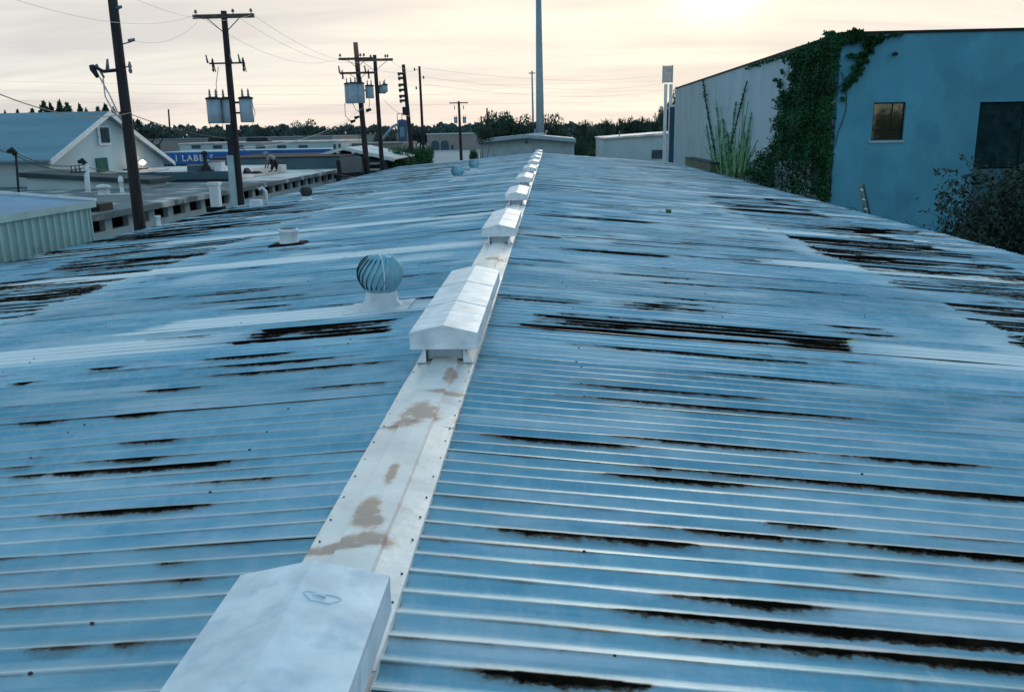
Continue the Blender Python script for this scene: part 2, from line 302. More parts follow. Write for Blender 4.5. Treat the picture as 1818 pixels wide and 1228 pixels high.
def roof_mat():
    m = bpy.data.materials.new('painted_corrugated_steel'); m.use_nodes = True; t = m.node_tree; b = t.nodes['Principled BSDF']
    g = t.nodes.new('ShaderNodeNewGeometry'); sp = t.nodes.new('ShaderNodeSeparateXYZ'); t.links.new(g.outputs['Position'], sp.inputs[0])
    def noise(sc, stretch, det=6, rough=.6):
        mp = t.nodes.new('ShaderNodeMapping'); t.links.new(g.outputs['Position'], mp.inputs[0]); mp.inputs['Scale'].default_value = stretch
        n = t.nodes.new('ShaderNodeTexNoise'); t.links.new(mp.outputs[0], n.inputs['Vector']); n.inputs['Scale'].default_value = sc; n.inputs['Detail'].default_value = det; n.inputs['Roughness'].default_value = rough; return n.outputs[0]
    nd = noise(9, (1, 1, 1)); ne = noise(40, (1, 2, 1))
    dx = mth(t, 'MULTIPLY', mth(t, 'SUBTRACT', nd, .5), .25); dy = mth(t, 'MULTIPLY', mth(t, 'SUBTRACT', ne, .5), .013)
    u = mth(t, 'DIVIDE', mth(t, 'SUBTRACT', mth(t, 'ADD', sp.outputs[0], dx), X_0), X_1-X_0)
    v = mth(t, 'DIVIDE', mth(t, 'SUBTRACT', mth(t, 'ADD', sp.outputs[1], dy), Y_0), Y_1-Y_0)
    cb = t.nodes.new('ShaderNodeCombineXYZ'); t.links.new(u, cb.inputs[0]); t.links.new(v, cb.inputs[1])
    im = t.nodes.new('ShaderNodeTexImage'); im.image = WEAR_GLINT; im.extension = 'EXTEND'; t.links.new(cb.outputs[0], im.inputs[0])
    sc = t.nodes.new('ShaderNodeSeparateColor'); t.links.new(im.outputs[0], sc.inputs[0])
    big = noise(.55, (1, 1, 1), 4); blot = noise(2.6, (1, 1.6, 1), 6, .65); run = noise(9, (1.6, .45, 1), 5, .7); grit = noise(150, (1, 1, 1), 3)
    c = mixc(t, ramp(t, big, [(.35, 0.0), (.65, 1.0)]), (.145, .375, .49), (.305, .50, .59))
    c = mixc(t, mth(t, 'MULTIPLY', ramp(t, blot, [(.42, 0.0), (.66, 1.0)]), .5), c, (.075, .30, .45))
    c = mixc(t, mth(t, 'MULTIPLY', ramp(t, run, [(.5, 0.0), (.72, 1.0)]), .45), c, (.46, .54, .63))
    lil = noise(1.9, (.45, 1.9, 1), 7, .7)
    c = mixc(t, mth(t, 'MULTIPLY', ramp(t, lil, [(.50, 0.0), (.66, 1.0)]), .55), c, (.58, .62, .72))
    oi = t.nodes.new('ShaderNodeObjectInfo'); hs = t.nodes.new('ShaderNodeHueSaturation'); t.links.new(mth(t, 'ADD', mth(t, 'MULTIPLY', oi.outputs['Random'], .30), .85), hs.inputs['Value']); t.links.new(c, hs.inputs['Color']); c = hs.outputs[0]
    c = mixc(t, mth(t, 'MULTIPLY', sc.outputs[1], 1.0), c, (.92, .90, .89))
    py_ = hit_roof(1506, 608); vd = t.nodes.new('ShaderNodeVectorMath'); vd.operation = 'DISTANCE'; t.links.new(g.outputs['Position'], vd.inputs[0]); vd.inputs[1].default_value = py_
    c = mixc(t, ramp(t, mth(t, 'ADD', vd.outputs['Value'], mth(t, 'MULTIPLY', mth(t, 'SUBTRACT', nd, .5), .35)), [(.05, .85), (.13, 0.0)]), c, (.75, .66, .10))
    c = mixc(t, sc.outputs[2], c, mixc(t, blot, (.07, .075, .05), (.16, .12, .11)))
    ru = ramp(t, mth(t, 'ADD', sc.outputs[0], mth(t, 'MULTIPLY', mth(t, 'SUBTRACT', ne, .5), .5)), [(.12, 0.0), (.85, 1.0)])
    c = mixc(t, ramp(t, ru, [(0.0, 0.0), (.45, 1.0)]), c, mixc(t, ramp(t, ru, [(.35, 0.0), (.9, 1.0)]), (.085, .060, .042), mixc(t, ramp(t, blot, [(.5, 0.0), (.75, 1.0)]), (.006, .005, .004), (.032, .019, .014))))
    c = mixc(t, mth(t, 'MULTIPLY', mth(t, 'MULTIPLY', mth(t, 'SUBTRACT', grit, .45), .3), mth(t, 'SUBTRACT', 1.0, ru)), c, (.6, .65, .7))
    t.links.new(c, b.inputs['Base Color'])
    met = mth(t, 'MULTIPLY', mth(t, 'SUBTRACT', 1.0, mth(t, 'MAXIMUM', ru, sc.outputs[1])), .42); t.links.new(met, b.inputs['Metallic'])
    ro = mth(t, 'ADD', mth(t, 'ADD', mth(t, 'MULTIPLY', ru, .4), mth(t, 'ADD', mth(t, 'MULTIPLY', sc.outputs[1], .25), .37)), mth(t, 'MULTIPLY', blot, .22)); t.links.new(ro, b.inputs['Roughness'])
    t.links.new(mth(t, 'MULTIPLY', mth(t, 'SUBTRACT', 1.0, ru), .5), b.inputs['Specular IOR Level'])
    dent = noise(2.2, (.5, 1.3, 1), 2)
    bq = t.nodes.new('ShaderNodeBump'); bq.inputs['Strength'].default_value = .55; bq.inputs['Distance'].default_value = .045; t.links.new(dent, bq.inputs['Height'])
    bp = t.nodes.new('ShaderNodeBump'); t.links.new(bq.outputs[0], bp.inputs['Normal']); bp.inputs['Strength'].default_value = .25; bp.inputs['Distance'].default_value = .01; t.links.new(mth(t, 'ADD', nd, mth(t, 'MULTIPLY', grit, .15)), bp.inputs['Height']); t.links.new(bp.outputs[0], b.inputs['Normal'])
    return m
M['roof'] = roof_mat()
ware = thing('warehouse', 'long low metal warehouse whose rust-streaked blue-grey corrugated roof fills the foreground', 'warehouse', (0, 0, 0))
def sheet_mesh(x0, x1, seed, lift):
    g = random.Random(seed); A = .0100; nx = 9; per = 12; ny = 7*per; vs = []; fs = []
    wob = [[g.uniform(-.004, .004) for _ in range(nx+1)] for _ in range(8)]; woy = [[g.uniform(-.006, .006) for _ in range(nx+1)] for _ in range(8)]
    side = 1 if x1+x0 > 0 else -1
    for j in range(ny+1):
        y = j/per*PITCHC; ci = j/per; a = int(min(6, ci)); f = ci-a
        for i in range(nx+1):
            x = x0+(x1-x0)*i/nx
            # crests at whole pitches
            tt = (-ci) % 1.0; tt = tt/.72 if tt < .36 else .5+(tt-.36)/1.28; c = math.cos(2*math.pi*tt); prof = A*(c if c < 0 else c*1.0+.25*c*c)
            w_ = wob[a][i]*(1-f)+wob[a+1][i]*f; wy = (woy[a][i]*(1-f)+woy[a+1][i]*f)*(0 if j in (0, ny) else 1)
            vs.append((x, y+wy, roofz(x)+prof+w_+lift))
    for j in range(ny):
        for i in range(nx):
            a = j*(nx+1)+i; fs.append((a, a+1, a+nx+2, a+nx+1) if True else 0)
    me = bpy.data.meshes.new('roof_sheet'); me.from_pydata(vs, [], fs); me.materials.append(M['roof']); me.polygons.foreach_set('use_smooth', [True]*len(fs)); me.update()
    return me
tiers = [(.03, 5.5, .010), (5.28, XR, 0), (-5.6, -.03, .010), (XL, -5.42, 0)]
for x0, x1, lf in tiers:
    ms_ = [sheet_mesh(x0, x1, sd_, lf) for sd_ in range(9)]
    for k in range(NS):
        o = bpy.data.objects.new('roof_sheet', ms_[random.randrange(9)]); COL.objects.link(o); o.parent = ware
        o.location = (0, Y0+k*SW, random.uniform(-.002, .003)+(k % 2)*.003)
# underside / walls
XRi, XLi = XR-.25, XL+.25
MB().box(XRi-.15, XRi, Y0+.1, YEND-.1, 0, roofz(XRi)-.06).build('side_wall', M['white'], ware)
MB().box(XLi, XLi+.15, Y0+.1, YEND-.1, 0, roofz(XLi)-.06).build('side_wall', M['white'], ware)
MB().prism([(XLi+.15, 0), (XRi-.15, 0), (XRi-.15, roofz(XRi)-.08), (0, RIDGE-.06), (XLi+.15, roofz(XLi)-.08)], YEND-.3, YEND-.15).build('gable_wall', M['white'], ware)
MB().prism([(XLi+.15, 0), (XRi-.15, 0), (XRi-.15, roofz(XRi)-.08), (0, RIDGE-.06), (XLi+.15, roofz(XLi)-.08)], Y0+.15, Y0+.3).build('gable_wall', M['white'], ware)
# rake trim at the far end and gutters
e = .02
MB().prism([(XL-.0, roofz(XL)+.02), (0, RIDGE+.045), (XR, roofz(XR)+.02), (XR, roofz(XR)-.12), (0, RIDGE-.1), (XL, roofz(XL)-.12)], YEND-.02, YEND+.10).build('rake_trim', M['galv'], ware)
MB().box(XR-.02, XR+.05, Y0, YEND, roofz(XR)-.09, roofz(XR)-.015).build('eave_trim', M['galv'], ware)
MB().box(XL-.05, XL+.02, Y0, YEND, roofz(XL)-.09, roofz(XL)-.015).build('eave_trim', M['galv'], ware)
# screw heads on the crests: too small to pick apart
sc_ = MB()
for k in range(int((YEND-Y0)/PITCHC)):
    y = Y0+k*PITCHC
    if y > 26: break
    for x in (-8.9, -7.3, -5.5, -3.9, -2.3, -.9, .95, 2.5, 4.1, 5.4, 7.0, 8.6):
        if random.random() < .2 and 0 < y:
            xx = x+random.uniform(-.05, .05); z = roofz(xx)+.0125+.010*(-5.6 < xx < 5.5); r = .008
            sc_.lathe((xx, y, z), [(r*1.0, 0), (r*.9, .005), (.001, .007)], 6)
o = sc_.build('roof_screws', M['screw'], ware); o['kind'] = 'stuff'

# ridge flashing lengths with their own rust patches
def flash_mat():
    m = mat('ridge_flashing_metal', (.84, .80, .77), .42, .35, .07, 3, .1, 25); t = m.node_tree; b = t.nodes['Principled BSDF']; c = b.inputs['Base Color'].links[0].from_socket
    g = t.nodes.new('ShaderNodeNewGeometry'); sp = t.nodes.new('ShaderNodeSeparateXYZ'); t.links.new(g.outputs['Position'], sp.inputs[0])
    nb = t.nodes.new('ShaderNodeTexNoise'); t.links.new(g.outputs['Position'], nb.inputs['Vector']); nb.inputs['Scale'].default_value = 13; nb.inputs['Detail'].default_value = 8; nb.inputs['Roughness'].default_value = .62
    off = mth(t, 'MULTIPLY', mth(t, 'SUBTRACT', nb.outputs[0], .5), 4.2); tot = None
    for px, py, rx, ry in ((748, 738, .075, .12), (715, 757, .07, .06), (800, 672, .03, .12), (652, 918, .04, .10), (662, 938, .035, .05), (600, 975, .10, .035), (655, 968, .075, .045), (696, 850, .02, .09), (795, 700, .10, .03), (880, 463, .10, .10), (820, 735, .02, .2)):
        p = WZ(px, py, RIDGE+.03)
        rx *= 1.25; ry *= 1.3; a = mth(t, 'DIVIDE', mth(t, 'SUBTRACT', sp.outputs[0], p.x), rx); d = mth(t, 'DIVIDE', mth(t, 'SUBTRACT', sp.outputs[1], p.y), ry)
        q = mth(t, 'SUBTRACT', 1.25, mth(t, 'ADD', mth(t, 'MULTIPLY', a, a), mth(t, 'MULTIPLY', d, d))); tot = q if tot is None else mth(t, 'MAXIMUM', tot, q)
    f = ramp(t, mth(t, 'MULTIPLY', mth(t, 'ADD', tot, off), .5), [(0.0, 0.0), (.35, 1.0)])
    nw = t.nodes.new('ShaderNodeTexNoise'); t.links.new(g.outputs['Position'], nw.inputs['Vector']); nw.inputs['Scale'].default_value = 4.5; nw.inputs['Detail'].default_value = 8
    c = mixc(t, mth(t, 'MULTIPLY', ramp(t, nw.outputs[0], [(.56, 0.0), (.70, 1.0)]), .35), c, (.50, .36, .30))
    fh = ramp(t, mth(t, 'MULTIPLY', mth(t, 'ADD', tot, mth(t, 'ADD', off, .9)), .5), [(0.0, 0.0), (.6, 1.0)])
    c = mixc(t, mth(t, 'MULTIPLY', fh, .55), c, (.62, .42, .32))
    c = mixc(t, mth(t, 'MULTIPLY', f, .72), c, mixc(t, ramp(t, nw.outputs[0], [(.35, 0.0), (.65, 1.0)]), (.30, .23, .20), (.46, .27, .18)))
    t.links.new(c, b.inputs['Base Color']); return m
M['flash'] = flash_mat()
M['flashd'] = M['flash']
fw = .215; pw = .095
prof = [(-fw, -SL_*fw+.026), (-pw, .024), (-pw+.008, .044), (0, .050), (pw-.008, .044), (pw, .024), (fw, -SR*fw+.026)]
joints = [Y0, 2.35, 4.62, 6.02, 8.6, 10.7, 12.7]
y = 12.7
while y < YEND-.5: y = min(y+3.35, YEND); joints.append(y)
for a, b_ in zip(joints[:-1], joints[1:]):
    mb = MB(); th = .004; jz = random.uniform(0, .003)
    up = [(x, RIDGE+.012+z+jz) for x, z in prof]; dn = [(x, z-.005) for x, z in up][::-1]
    nseg = 5
    for k in range(nseg):
        ya, yb = a+(b_-a)*k/nseg, a+(b_-a)*(k+1)/nseg
        if k == nseg-1: yb += .03
        for i in range(len(up)-1):
            wv = lambda yy, ii: .0035*math.sin(yy*5.1+ii)+.0025*math.sin(yy*13+ii*2)
            (xa, za), (xb, zb) = up[i], up[i+1]
            mb.face([(xa, ya, za+wv(ya, i)), (xb, ya, zb+wv(ya, i+1)), (xb, yb, zb+wv(yb, i+1)), (xa, yb, za+wv(yb, i))])
    for s_ in (0, -1):
        x, z = up[s_]; mb.face([(x, a, z), (x, b_, z), (x, b_, z-.03), (x, a, z-.03)])
    mb.face([(x, a-.0005, z) for x, z in up]+[(x, a-.0005, z-.012) for x, z in up[::-1]])
    mb.build('ridge_flashing', M['flash'], ware)
fs_ = MB(); y = 2.5
while y < 14:
    for x in (-fw+.022, fw-.02):
        fs_.lathe((x+random.uniform(-.004, .004), y+random.uniform(-.03, .03), RIDGE+.012+.010), [(.0055, 0), (.0045, .004), (.001, .006)], 6)
    y += .235
o = fs_.build('flashing_screws', M['screw'], ware); o['kind'] = 'stuff'

# ------------------------------------------------------------------ ridge vents
def make_vent():
    t = thing('ridge_vent', 'x', 'roof vent', (0, 0, 0), 'ridge vents along the roof')
    hw, ln, pk, ed, sk = .245, 2.80, .30, .245, .125     # half width, length, peak, edge and skirt heights
    top = [(-hw, ed), (0, pk), (hw, ed)]
    # hood: two-sided folded sheet with thickness
    h = MB(); up = [(-hw, ed-.0), (0, pk), (hw, ed)]; n = len(h.v)
    o_ = .006
    h.face([(-hw, 0, ed), (0, 0, pk), (0, ln, pk), (-hw, ln, ed)]); h.face([(0, 0, pk), (hw, 0, ed), (hw, ln, ed), (0, ln, pk)])
    h.face([(-hw, 0, ed), (-hw, ln, ed), (-hw, ln, ed-o_*2), (-hw, 0, ed-o_*2)]); h.face([(hw, 0, ed), (hw, ln, ed), (hw, ln, ed-o_*2), (hw, 0, ed-o_*2)])
    h.face([(-hw, 0, ed-o_), (0, 0, pk-o_), (0, ln, pk-o_), (-hw, ln, ed-o_)]); h.face([(0, 0, pk-o_), (hw, 0, ed-o_), (hw, ln, ed-o_), (0, ln, pk-o_)])
    h.face([(-hw-.004, -.004, ed), (0, -.004, pk+.003), (hw+.004, -.004, ed), (hw+.004, -.004, ed-.014), (0, -.004, pk-.014), (-hw-.004, -.004, ed-.014)])
    h.build('hood', M['galv'], t)
    i_ = .004
    for yy in (0.002, ln-.002): s = MB(); s.prism([(-hw+i_, sk), (hw-i_, sk), (hw-i_, ed-.008), (0, pk-.010), (-hw+i_, ed-.008)], yy-.002, yy+.002); s.build('end_plate', M['galv'], t)
    for ys in (.93, 1.86):
        q = MB(); q.prism([(-hw-.001, ed+.0005), (0, pk+.0005), (hw+.001, ed+.0005), (hw+.001, ed+.003), (0, pk+.003), (-hw-.001, ed+.003)], ys, ys+.035); q.build('seam_strip', M['galv'], t)
    for sg in (-1, 1):
        q = MB().box(sg*(hw-.003)-.003, sg*(hw-.003)+.003, .006, ln-.006, sk, ed-.014); q.build('skirt', M['galv'], t)
    b = MB(); bw = .125
    for sg in (-1, 1): b.box(sg*bw-.004, sg*bw+.004, .10, ln-.10, .02, sk+.09)
    b.box(-bw+.006, bw-.006, .10, .108, .03, sk+.08); b.box(-bw+.006, bw-.006, ln-.108, ln-.10, .03, sk+.08)
    b.build('throat', M['throat'], t)
    a = MB()
    for sg in (-1, 1):       # sloped apron each side of the throat
        a.face([(sg*.135, .04, .12), (sg*.205, .04, .015), (sg*.205, ln-.04, .015), (sg*.135, ln-.04, .12)])
        a.face([(sg*.135, .04, .12), (sg*.205, .04, .015), (sg*.135, .04, .015)])
    a.build('apron', M['galv'], t)
    return t
v0 = make_vent()
vy = [-.30, 5.94, 12.64, 19.35, 26.1, 32.8, 39.5, 46.2, 52.9, 59.6]
vl = ['nearest ridge vent hood, large pale box cut off by the bottom of the photo', 'second ridge vent from the camera, bright peaked hood level with the big turbine', 'third ridge vent hood from the camera, bright and peaked, beyond the rusty flashing', 'fourth ridge vent hood along the ridge, white and peaked', 'fifth ridge vent hood along the ridge, white and peaked', 'sixth ridge vent hood along the ridge', 'seventh ridge vent hood along the ridge, small in view', 'eighth ridge vent hood along the ridge, small in view', 'ninth ridge vent hood along the ridge, last but one', 'tenth and farthest ridge vent hood, at the far end of the ridge']
v0.location = (0, vy[0], RIDGE+.02); v0['label'] = vl[0]
for a, b_ in list(zip(vy, vl))[1:]:
    copy_thing(v0, (random.uniform(-.01, .01), a, RIDGE+.02), random.uniform(-.006, .006), label=b_)
p = WZ(571, 1062, RIDGE+.30); mb = MB(); g = random.Random(4); c0 = Vector((p.x, p.y+.30, 0))
ring = [(p.x+(.050+.012*math.sin(3*a))*math.cos(a), p.y+(.030+.008*math.cos(2*a))*math.sin(a)) for a in np.linspace(0, 2*math.pi, 18, endpoint=False)]
zf = lambda x: RIDGE+.02+.30-.055*abs(x)/.245
mb.tube([(x, y, zf(x)+.001) for x, y in ring+ring[:1]], .0018, 6); mb.tube([(p.x-.03, p.y+.01, zf(p.x)+.004), (p.x-.01, p.y+.012, zf(p.x)+.006), (p.x+.012, p.y+.006, zf(p.x)+.003)], .005, 6)
o = mb.build('sealant_ring', M['galv']); o.parent = v0; o.location = -v0.location

# ------------------------------------------------------------------ turbine ventilators
def turbine(label, p, r=.225, m='turb', base='whitepaint', lean=0, skirt=True):
    z = roofz(p.x); t = thing('turbine_vent', label, 'turbine vent', (p.x, p.y, z), 'turbine vents on the roof' if m == 'turb' else None)
    hN = r*.80
    b = MB(); b.lathe((p.x, p.y, z), [(r*1.15, -.03), (r*.98, .03), (r*.74, .09), (r*.68, hN), (r*.66, hN+.02)], 24); b.build('neck', M[base], t, True)
    if skirt: MB().prism([(p.x-r*1.5, roofz(p.x-r*1.5)+.028), (p.x+r*1.35, roofz(p.x+r*1.35)+.028), (p.x+r*1.35, roofz(p.x+r*1.35)+.020), (p.x-r*1.5, roofz(p.x-r*1.5)+.020)], p.y-r*1.2, p.y+r*1.2).build('base_flange', M[base], t)
    zb = z+hN+.01; H = r*1.50
    nv = 22
    MB().lathe((p.x, p.y, zb), [(r*.70, 0), (r*.74, .03)], 24).build('turbine_ring', M[m], t, True)
    head = MB(); head.lathe((p.x, p.y, zb+H), [(r*.62, -.035), (r*.50, 0), (r*.25, .02), (.002, .028)], 24)
    hd = head.build('turbine_cap', M[m], t, True)
    core = MB(); core.lathe((p.x, p.y, zb), [(r*.60, 0), (r*.78, H*.3), (r*.80, H*.55), (r*.62, H*.9)], 20); core.build('turbine_core', M['turbdark'], t, True)
    for k in range(nv):
        v = MB(); seg = 9; a0 = 2*math.pi*k/nv; rows = []
        for i in range(seg+1):
            u = i/seg; rr = r*(.70+.34*math.sin(math.pi*min(1, u*.98+.02))**.8) if u < .5 else r*(.62+.42*math.sin(math.pi*u)**.8)
            tw = a0+.75*u; zc = zb+.02+H*.96*u
            wd = .20*math.sin(math.pi*(u*.86+.1))+.10
            c0 = (p.x+rr*math.cos(tw), p.y+rr*math.sin(tw), zc); r2 = rr*1.0; c1 = (p.x+r2*.93*math.cos(tw-wd*1.15), p.y+r2*.93*math.sin(tw-wd*1.15), zc); rows.append((c0, c1))
        for i in range(seg): v.face([rows[i][0], rows[i][1], rows[i+1][1], rows[i+1][0]])
        v.build('vane', M[m], t, True)
    if r > .2:
        br = MB(); br.tube([(p.x+r*1.06*math.sin(a)*math.cos(-1.2), p.y+r*1.06*math.sin(a)*math.sin(-1.2), zb+H*.5-H*.58*math.cos(a)) for a in np.linspace(.75, math.pi*2-.75, 25)], .006, 6); br.build('bracket', M['galv'], t, True)
    return t
pT = hit_roof(678, 548); turbine('large round turbine vent with blue-grey vanes and white neck left of the second hood', pT)
turbine('small turbine vent far up the left slope, nearer of the far pair', hit_roof(813, 322), .24)
turbine('small turbine vent far up the left slope, farther of the far pair', hit_roof(842, 306), .24)
turbine('dark rusty turbine vent standing near the left eave of the roof', hit_roof(545, 357), .20, 'turbdark')
# short white stub pipe with tarred foot
p = hit_roof(514, 436); z = roofz(p.x)
t = thing('stub_vent', 'short white stub vent pipe with black tarred foot on the left slope', 'roof vent', (p.x, p.y, z))
MB().lathe((p.x, p.y, z), [(.22, .0), (.20, .02), (.17, .05), (.160, .24), (.175, .25), (.175, .30), (.14, .31)], 20).build('pipe', M['whitepaint'], t, True)
mb = MB(); mb.prism([(p.x-.30, roofz(p.x-.3)+.06), (p.x+.28, roofz(p.x+.28)+.05), (p.x+.33, roofz(p.x+.33)+.0), (p.x-.36, roofz(p.x-.36)+.0)], p.y-.22, p.y+.2); mb.build('tarred_foot', M['tar'], t)
MB().lathe((p.x, p.y, z), [(.145, .305), (.145, .312), (.001, .313)], 16).build('pipe_mouth', M['black'], t)
# white vent post by the left eave + gooseneck
p = WX(386, 382, -10.9)
t = thing('flue', 'tall pale rectangular flue rising beside the left eave, between the two nearest poles', 'flue', (p.x, p.y, 0))
MB().box(p.x-.16, p.x+.16, p.y-.12, p.y+.12, 0, WX(384, 328, -10.9).z).build('duct', M['whitepaint'], t); zc = WX(384, 328, -10.9).z
MB().box(p.x-.20, p.x+.20, p.y-.16, p.y+.16, zc+.0, zc+.10).build('cap', M['whitepaint'], t)
MB().box(p.x-.3, p.x+.25, p.y-.2, p.y+.2, roofz(XL)-.12, roofz(XL)+.05).build('tarred_collar', M['tar'], t)
p = hit_roof(462, 366)
t = thing('gooseneck_vent', 'small white box vent with bent pipe on the left eave past the second pole', 'roof vent', (p.x, p.y, p.z))
MB().box(p.x-.32, p.x+.05, p.y-.15, p.y+.15, p.z-.05, p.z+.22).build('box', M['whitepaint'], t)
MB().tube([(p.x+.25, p.y, p.z-.05), (p.x+.25, p.y, p.z+.5), (p.x+.12, p.y, p.z+.62), (p.x+.0, p.y, p.z+.56)], .05, 8).build('pipe', M['whitepaint'], t, True)
p = hit_roof(282, 402)
t = thing('pipe_vent', 'little pale pipe stub on the left eave just right of the nearest pole', 'roof vent', (p.x, p.y, p.z)); MB().lathe((p.x, p.y, p.z), [(.1, 0), (.06, .04), (.06, .25), (.08, .26), (.08, .30)], 12).build('pipe', M['whitepaint'], t, True)
p = hit_roof(1186, 380)
t = thing('drink_can', 'tiny crushed green and white can lying on the right slope', 'can', (p.x, p.y, p.z+.05))
MB().tube([(p.x-.22, p.y, p.z+.06), (p.x-.06, p.y+.02, p.z+.06)], .05, 10).build('can_end', M['letter'], t, True); MB().tube([(p.x-.055, p.y+.02, p.z+.06), (p.x+.07, p.y+.03, p.z+.06)], .05, 10).build('can_body', M['bush'], t, True)

# ------------------------------------------------------------------ utility poles
def pole(label, px, yb, py_top, Y, r=.15, px_top=None, redtop=0, lean=None):
    b = WY(px, yb, Y); tp = WY(px_top if px_top is not None else px, py_top, Y)
    t = thing('utility_pole', label, 'utility pole', (b.x, Y, 0), 'utility poles along the alley')
    n = 8; top = Vector((tp.x, Y, tp.z)); bot = Vector((b.x-(tp.x-b.x)*b.z/(tp.z-b.z), Y, 0))
    zt = redtop
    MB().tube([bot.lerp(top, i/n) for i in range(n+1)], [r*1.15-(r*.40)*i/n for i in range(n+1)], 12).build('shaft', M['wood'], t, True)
    if redtop: MB().tube([bot.lerp(top, 1-redtop), top+Vector((0, 0, .01))], [r*.84, r*.78], 12).build('shaft_top', M['woodred'], t, True)
    return t, lambda z: bot.lerp(top, z/top.z), top
def arm(t, x0, x1, Y, z, h=.06, m='wooda', braces=None, tilt=0):
    MB().box(x0, x1, Y-.06-.13, Y+.06-.13, z-h, z+h).build('crossarm', M[m], t)
    if braces:
        xc, dx, dz = braces
        for s in (-1, 1): MB().tube([(xc, Y-.15, z-dz), (xc+s*dx, Y-.15, z-h)], .018, 6).build('brace', M['dark'], t)
def insulator(t, x, Y, z, h=.14, r=.05):
    MB().lathe((x, Y, z), [(.015, 0), (.015, h*.35), (r, h*.36), (r*.6, h*.55), (r*.9, h*.6), (r*.4, h*.95), (.005, h)], 10).build('insulator', M['insul'], t, True)
def cutout(t, x, Y, z, s=1.0):
    m = MB(); m.lathe((x, Y, z-.28*s), [(.035, 0), (.05, .08*s), (.03, .12*s), (.05, .2*s), (.03, .26*s), (.05, .34*s), (.02, .45*s)], 8); m.tube([(x+.09, Y, z-.30*s), (x+.02, Y-.02, z+.12*s)], .018, 6); m.build('fuse_cutout', M['dark'], t, True)
def transformer(t, x, Y, z0, z1, r, bush=2):
    b = MB(); b.lathe((x, Y, z0), [(r*.94, 0), (r, .03), (r, z1-z0-.06)], 20); c = b.build('transformer_can', M['transf'], t, True)
    MB().lathe((x, Y, z1-.07), [(r*1.02, .012), (r*1.12, .02), (r*1.12, .06), (r*.9, .09), (.01, .12)], 20).build('lid', M['dark'], t, True)
    for k in range(bush):
        xx = x+(k-(bush-1)/2)*r*.9
        MB().lathe((xx, Y, z1), [(.04, 0), (.06, .06), (.035, .09), (.055, .14), (.03, .17), (.045, .22), (.012, .34)], 8).build('bushing', M['insul'], t, True)
WIRES = []
# pole 1
Y1 = 25.7
t1, ax1, top1 = pole('nearest utility pole, thick and dark, cut off by the top at far left', 248, 400, -40, Y1, .17, px_top=195)
def pz(py, Y, px=300): return WY(px, py, Y).z
za = pz(120, Y1, 200); x0 = WY(172, 122, Y1).x; xr = WY(234, 122, Y1).x
MB().tube([(x0, Y1-.2, za+.03), (WY(190, 130, Y1).x, Y1-.2, za-.12), (ax1(za).x, Y1-.1, za-.08)], .05, 8).build('bracket_arm', M['dark'], t1, True)
MB().tube([(x0-.05, Y1-.2, za+.06), (x0-.02, Y1-.2, za-.05), (WY(180, 138, Y1).x, Y1-.2, pz(138, Y1, 180))], [.07, .09, .06], 8).build('fuse_cutout', M['dark'], t1, True)
MB().tube([(x0+.1, Y1-.2, za+.08), (x0+.28, Y1-.2, pz(138, Y1, 180)-.02)], .035, 8).build('fuse_tube', M['insul'], t1, True)
MB().tube([(WY(197, 126, Y1).x, Y1-.2, za-.1), (WY(197, 108, Y1).x, Y1-.2, za+.22)], [.06, .03], 8).build('insulator', M['insul'], t1, True)
MB().tube([(ax1(za).x, Y1, za), (xr, Y1-.1, za)], .02, 6).build('bracket_arm', M['dark'], t1)
MB().lathe((xr, Y1-.1, pz(131, Y1, 234)), [(.03, 0), (.06, .08), (.04, .14), (.06, .2), (.02, .33)], 10).build('insulator', M['insul'], t1, True)
for py_, px_ in ((74, 236), (16, 213)):
    zz_ = pz(py_, Y1, px_); xx = WY(px_, py_, Y1).x
    MB().tube([(ax1(zz_).x, Y1, zz_-.1), (xx, Y1-.05, zz_)], .018, 6).build('bracket_arm', M['dark'], t1); MB().tube([(xx-.1, Y1-.05, zz_+.01), (xx+.09, Y1-.05, zz_+.05)], [.055, .04], 8).build('insulator', M['insul'], t1, True)
for a in ((180, 138, 197, 168, 212, 200, 228, 222), (186, 140, 190, 172, 203, 196, 226, 222)):
    MB().tube([WY(a[i], a[i+1], Y1)+Vector((0, -.1, 0)) for i in (0, 2, 4, 6)], .022, 6).build('drop_cable', M['wirel'], t1, True)
MB().tube([(ax1(4).x, Y1, 3.5), (ax1(9).x, Y1, 9)][0:2], .001, 3).build('ground_wire', M['wire'], t1)
# pole 2
Y2 = 34.5
t2, ax2, top2 = pole('second utility pole from left, high crossarm above grey transformer cans', 428, 368, 20, Y2, .15, px_top=397)
zA = pz(30, Y2, 398); arm(t2, WY(345, 30, Y2).x, WY(453, 30, Y2).x, Y2, zA, .075, braces=(ax2(zA).x+.02, .62, .62))
for px_ in (350, 416, 448): insulator(t2, WY(px_, 27, Y2).x, Y2-.13, zA+.08, .18, .07)
zB = pz(113, Y2, 405); MB().box(WY(374, 113, Y2).x, WY(437, 113, Y2).x, Y2-.17, Y2-.12, zB-.03, zB+.03).build('bracket_arm', M['dark'], t2)
for px_, s in ((381, 1.1), (435, 1.15)): cutout(t2, WY(px_, 113, Y2).x, Y2-.2, zB, s)
for px_ in (372, 414, 429): MB().tube([(WY(px_, 116, Y2).x, Y2-.15, zB+.02), (WY(px_, 116, Y2).x-.05, Y2-.15, zB+.32)], [.045, .025], 8).build('insulator', M['insul'], t2, True)
zt0, zt1 = pz(219, Y2, 410), pz(174, Y2, 410)
for px_, yy in ((383, -.15), (401, .2)): transformer(t2, WY(px_, 180, Y2).x, Y2+yy-.1, zt0, zt1, .27)
transformer(t2, WY(438, 180, Y2).x, Y2-.1, zt0+.02, zt1, .26)
